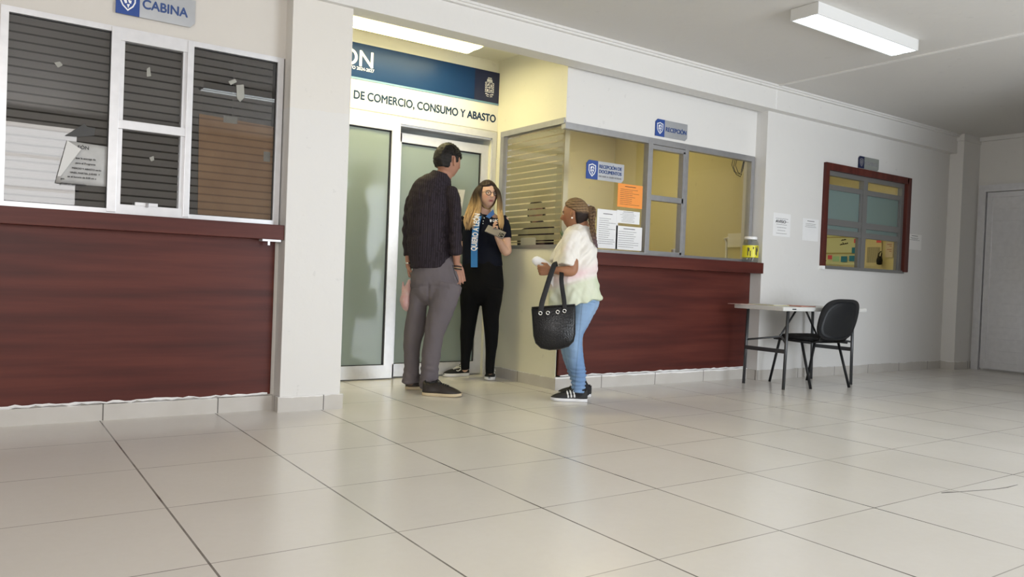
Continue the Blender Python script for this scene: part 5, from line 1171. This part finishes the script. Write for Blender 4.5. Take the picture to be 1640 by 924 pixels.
# t-shirt
sf = Fig(DL)
sf.limb([(931, 361, 0, 12, .075), (930, 366, 0, 19, .095), (929, 374, 0, 25.5, .135), (926.5, 386, 0, 29.5, .160), (924, 400, 0, 32.2, .165), (921.5, 418, 0, 34.8, .160), (919.5, 436, 0, 36.8, .158), (918, 452, 0, 39, .165), (918.5, 466, 0, 41, .175), (919.5, 480, 0, 42.5, .180), (921, 487.5, 0, 43.2, .182)], 34, round_ends=False)
sf.limb([(921, 375, -.10, 13, .065), (914.5, 390, -.135, 14.5, .070), (911.5, 405, -.155, 15.2, .072), (909, 418, -.165, 15, .070), (907.5, 426, -.17, 14.8, .068)], 26, round_ends=False)
sf.limb([(920, 376, .11, 12, .062), (905, 395, .15, 13, .066), (896, 414, .14, 13, .064), (893, 422, .13, 12.5, .06)], 24, round_ends=False)
def lady_folds(co, no):
    u, v = uvpx(co)
    d = .009 * vn(co * np.array((1, 1, .5)), 24, 21) + .007 * vn(co * np.array((1, 1, .8)), 46, 22)
    d += .004 * vn(co, 85, 26) + .011 * np.sin((u + .9 * v) * .33 + 1.5 * vn(co, 14, 3)) * np.exp(-((u - 938) / 12) ** 2) * np.clip((460 - v) / 40, 0, 1) * np.clip((v - 372) / 20, 0, 1)
    d -= .006 * np.exp(-((v - (452 - .35 * (u - 915))) / 3.0) ** 2) * np.clip((u - 880) / 10, 0, 1)
    d += .007 * np.clip((v - 462) / 20, 0, 1) * np.sin(u * .25 + 2 * vn(co, 12, 8))
    return d
def lady_col(co, no):
    u, v = uvpx(co); n_ = vn(co, 16, 31); base = np.tile(np.array((.78, .75, .70)), (len(co), 1))
    def tint(c, w): nonlocal base; w = np.clip(w, 0, 1)[:, None]; base = base * (1 - w) + np.array(c) * w
    line = 450 - .28 * (u - 915)
    tint((.74, .52, .55), np.exp(-((v - line + 9) / 9) ** 2) * (.75 + .5 * n_) * .8)
    tint((.60, .66, .48), np.clip((v - line) / 8, 0, 1) * (.75 + .3 * n_))
    tint((.75, .60, .58), np.exp(-((u - 905) / 9) ** 2 - ((v - 397) / 14) ** 2) * (.3 + n_) * .8)
    tint((.76, .74, .55), np.exp(-((u - 900) / 6) ** 2 - ((v - 415) / 14) ** 2) * .4 * (1 + n_))
    return np.clip(base, 0, 1)
garment('tshirt', sf, MT['cloth'], la, lady_col, .0062, 4, lady_folds)
# jeans
tf = Fig(DL)
tf.limb([(925, 474, .02, 34, .155), (927, 484, .03, 33, .155), (927, 496, .03, 28, .15)], 28)
tf.limb([(934, 482, -.03, 22, .125), (930.5, 505, -.03, 18.5, .11), (921.5, 530, -.03, 14.8, .092), (918, 550, -.03, 14.8, .085), (920.5, 570, -.03, 13.8, .076), (924.5, 590, -.03, 12.6, .066), (926.5, 605, -.03, 12.2, .060), (926, 618, -.03, 11.2, .058), (925, 627, -.03, 10.5, .056)], 24, round_ends=False)
tf.limb([(930, 482, .10, 22, .12), (922, 505, .12, 18.5, .105), (912, 530, .14, 14, .09), (909, 552, .14, 12.5, .08), (914, 575, .14, 11, .07), (921, 600, .14, 9.5, .06), (928, 618, .14, 9, .055)], 22, round_ends=False)
def jean_folds(co, no):
    u, v = uvpx(co); low = np.clip((v - 585) / 12, 0, 1)
    return .003 * vn(co, 30, 41) + low * .0055 * np.sin(co[:, 2] * 210 + 2.2 * vn(co, 30, 5)) + .003 * vn(co * np.array((1, 1, 2)), 55, 6)
def jean_col(co, no):
    n_ = vn(co * np.array((1, 1, .5)), 18, 8); u, v = uvpx(co); k = np.clip(.5 + .6 * n_, 0, 1)[:, None]
    c = np.array((.17, .29, .50)) * (1 - k) + np.array((.30, .44, .64)) * k
    s = np.exp(-((u - (931 - .09 * (v - 500))) / .7) ** 2)[:, None] * .35; return np.clip(c * (1 - s) + .05 * (v > 800)[:, None], 0, 1)
garment('jeans', tf, MT['denim'], la, jean_col, .006, 3, jean_folds)
shoe(la, atZ(948, 637.5) + FN * .06, -RN + FN * .25, .25, MT['sued'], MT['solew'], 'stripes', .085, MT['blklace'])
shoe(la, atZ(941, 644.5) + FN * .035, -RN - FN * .02, .262, MT['sued'], MT['solew'], 'stripes', .088, MT['blklace'])
f = Fig(DL); f.limb([(925, 618, -.03, 9, .045), (927, 634, -.03, 10, .047)], 18); f.limb([(928, 608, .14, 9, .045), (937, 627, .14, 10, .047)], 18); me = f.mesh(.006, 1); link('sock', me, MT['canvas'], la)
tag(la, 'person facing left in tie-dyed white t-shirt and blue jeans with a braid', 'person')
# rolled papers in her hand
e = empty('paper_stack', tuple(atD(868, 420, DL - .1))); Dp = DL - .09
f = MB(); n = 14; rows = []
for i in range(0):
    t = i / n; row = []
    for k in range(9):
        s = k / 8; u = 853.5 + 36 * t; v = 408 + 21.5 * t; wv = 15 - 5 * t; 
        row.append(f.bm.verts.new(atD(u + s * 2, v + s * wv, Dp + .06 * math.sin(PI * s) * (1 - .5 * t) - .06 * s)))
    rows.append(row)
loft(f.bm, smooth_rows([(atD(854, 413, Dp), .012, .012), (atD(856, 415, Dp), .027, .022), (atD(861, 418.5, Dp), .034, .024), (atD(870, 423.5, Dp), .034, .022), (atD(880, 429, Dp), .028, .020), (atD(890, 434, Dp), .020, .016)], 4), 20)
o = f.build('curved_sheets', MT['paper'], e, True)
f = MB(); f.prism([atD(u, v, DL - .1) for u, v in ((878, 446), (889, 442), (894, 450), (886, 460))], FN * .003); f.build('lower_sheet', MT['paper'], e)
tag(e, 'folded white papers held in front by the woman in jeans', 'papers')
# tote bag
DT = DL - .27
tb = empty('tote_bag', tuple(atD(886, 555, DT)))
def TB(u, v, dd=0): return atD(u, v, DT + dd)
out = [(850.8, 493), (921.8, 487.5), (921.8, 500), (921.6, 535), (919, 547), (911, 555.5), (895, 560), (880, 561), (866, 558), (857.5, 550), (854, 538), (852.5, 515)]
f = MB(); cx_, cy_ = 886.5, 522; 
def inset(q, k): return [(cx_ + (u - cx_) * k, cy_ + (v - cy_) * k) for u, v in q]
layers = [(.90, -.052), (.975, -.042), (1.0, -.020), (1.0, .020), (.975, .042), (.90, .052)]; rg = []
for k, dd in layers: rg.append([f.bm.verts.new(TB(u, v, dd * (.45 + .55 * min(1, (v - 487) / 40)))) for u, v in inset(out, k)])
n = len(out)
for i in range(5):
    for k in range(n): f.bm.faces.new((rg[i][k], rg[i][(k + 1) % n], rg[i + 1][(k + 1) % n], rg[i + 1][k]))
f.bm.faces.new(rg[0][::-1]); f.bm.faces.new(rg[-1])
def croc():
    m, nt, b = nodes('black_croc_leather'); tc = nt.nodes.new('ShaderNodeTexCoord'); v = nt.nodes.new('ShaderNodeTexVoronoi'); v.feature = 'DISTANCE_TO_EDGE'; v.inputs['Scale'].default_value = 85
    mp = nt.nodes.new('ShaderNodeMapping'); mp.inputs['Scale'].default_value = (1, 1, .7); nt.links.new(tc.outputs['Object'], mp.inputs[0]); nt.links.new(mp.outputs[0], v.inputs['Vector'])
    bp = nt.nodes.new('ShaderNodeBump'); bp.inputs['Strength'].default_value = .45; bp.inputs['Distance'].default_value = .004; nt.links.new(v.outputs['Distance'], bp.inputs['Height']); nt.links.new(bp.outputs[0], b.inputs['Normal'])
    b.inputs['Base Color'].default_value = (.004, .004, .005, 1); b.inputs['Roughness'].default_value = .30; b.inputs['Specular IOR Level'].default_value = .35; return m
MT['croc'] = croc(); o = f.build('bag_body', MT['croc'], tb); q = o.modifiers.new('bevel', 'BEVEL'); q.width = .008; q.segments = 2; q.limit_method = 'ANGLE'; q.angle_limit = .9
for p_ in o.data.polygons: p_.use_smooth = True
f = MB(); f.tube([TB(851.5, 492.5, -.024), TB(886, 490, -.026), TB(921, 487.8, -.024)], .0045, 8); f.build('top_piping', MT['black'], tb, True)
def strap(pts, w_, dd0):
    rows = smooth_rows([(TB(u, v, dd), w_ * DT / F_PX, .005, 4) for u, v, dd in pts], 5); f = MB(); loft(f.bm, rows, 12); return f.build('strap', MT['black'], tb, True)
strap([(866, 500, -.035), (868, 485, -.03), (875, 462, -.01), (881, 443, .01), (885.5, 430, .03), (888, 424, .05), (892, 422.5, .09)], 4.2, 0)
strap([(904, 498, -.035), (903.5, 482, -.02), (900.5, 462, .0), (899, 448, .01), (899.5, 441, .03), (899, 433, .075)], 3.6, 0)
for u, v in ((865.5, 501.5), (877.5, 501), (893, 499.5), (904, 498)):
    c = TB(u, v, -.048); f = MB(); pts = [c + RN * .011 * math.cos(t) + UPZ * .011 * math.sin(t) for t in [k * 2 * PI / 20 for k in range(21)]]; f.tube(pts, .0035, 8); f.build('eyelet', MT['silver'], tb, True)
tag(tb, 'black crocodile textured tote bag hanging from the arm of the woman in jeans', 'bag')

# ---------------------------------------------------------------- PERSON SEATED INSIDE
pb = (3.75, 1.55); DS = depth((pb[0], pb[1], 1.2)); U0 = 859
se = empty('person', (pb[0], pb[1], 0)); bf = Fig(DS)
MS = add_head(bf, bf.P(U0, 341, 0), -FN * .9 - RN * .3, scale=.92)
bf.limb([(U0 + 1, 352, 0, 7.5, .05), (U0 + 2, 364, 0, 9, .06)])
bf.limb([(U0 + 3, 366, 0, 24, .07), (U0 + 3, 385, 0, 30, .11), (U0 + 3, 430, 0, 27, .12), (U0 + 3, 480, 0, 28, .13)])
me = bf.mesh(.008, 2); colour(me, skin_colour(MS, (.35, .2, .14), (.3, .1, .1), (.02, .01, .01), .92)); link('body', me, MT['skin'], se)
hair_cap(MS, lambda x, y, z: 1 if y < .2 or z > .45 else 0, .014, .92, 'hair', MT['hairm'], se, hc_)
sf = Fig(DS); sf.limb([(U0 + 2, 360, 0, 12, .07), (U0 + 3, 366, 0, 27, .10), (U0 + 3, 385, 0, 34, .14), (U0 + 3, 430, 0, 31, .14), (U0 + 3, 480, 0, 31, .15)], 24)
garment('sweater', sf, MT['cloth'], se, flat_col((.025, .015, .025), .1), .010, 3)
tag(se, 'person seated inside the office behind the striped film, only partly visible', 'person')
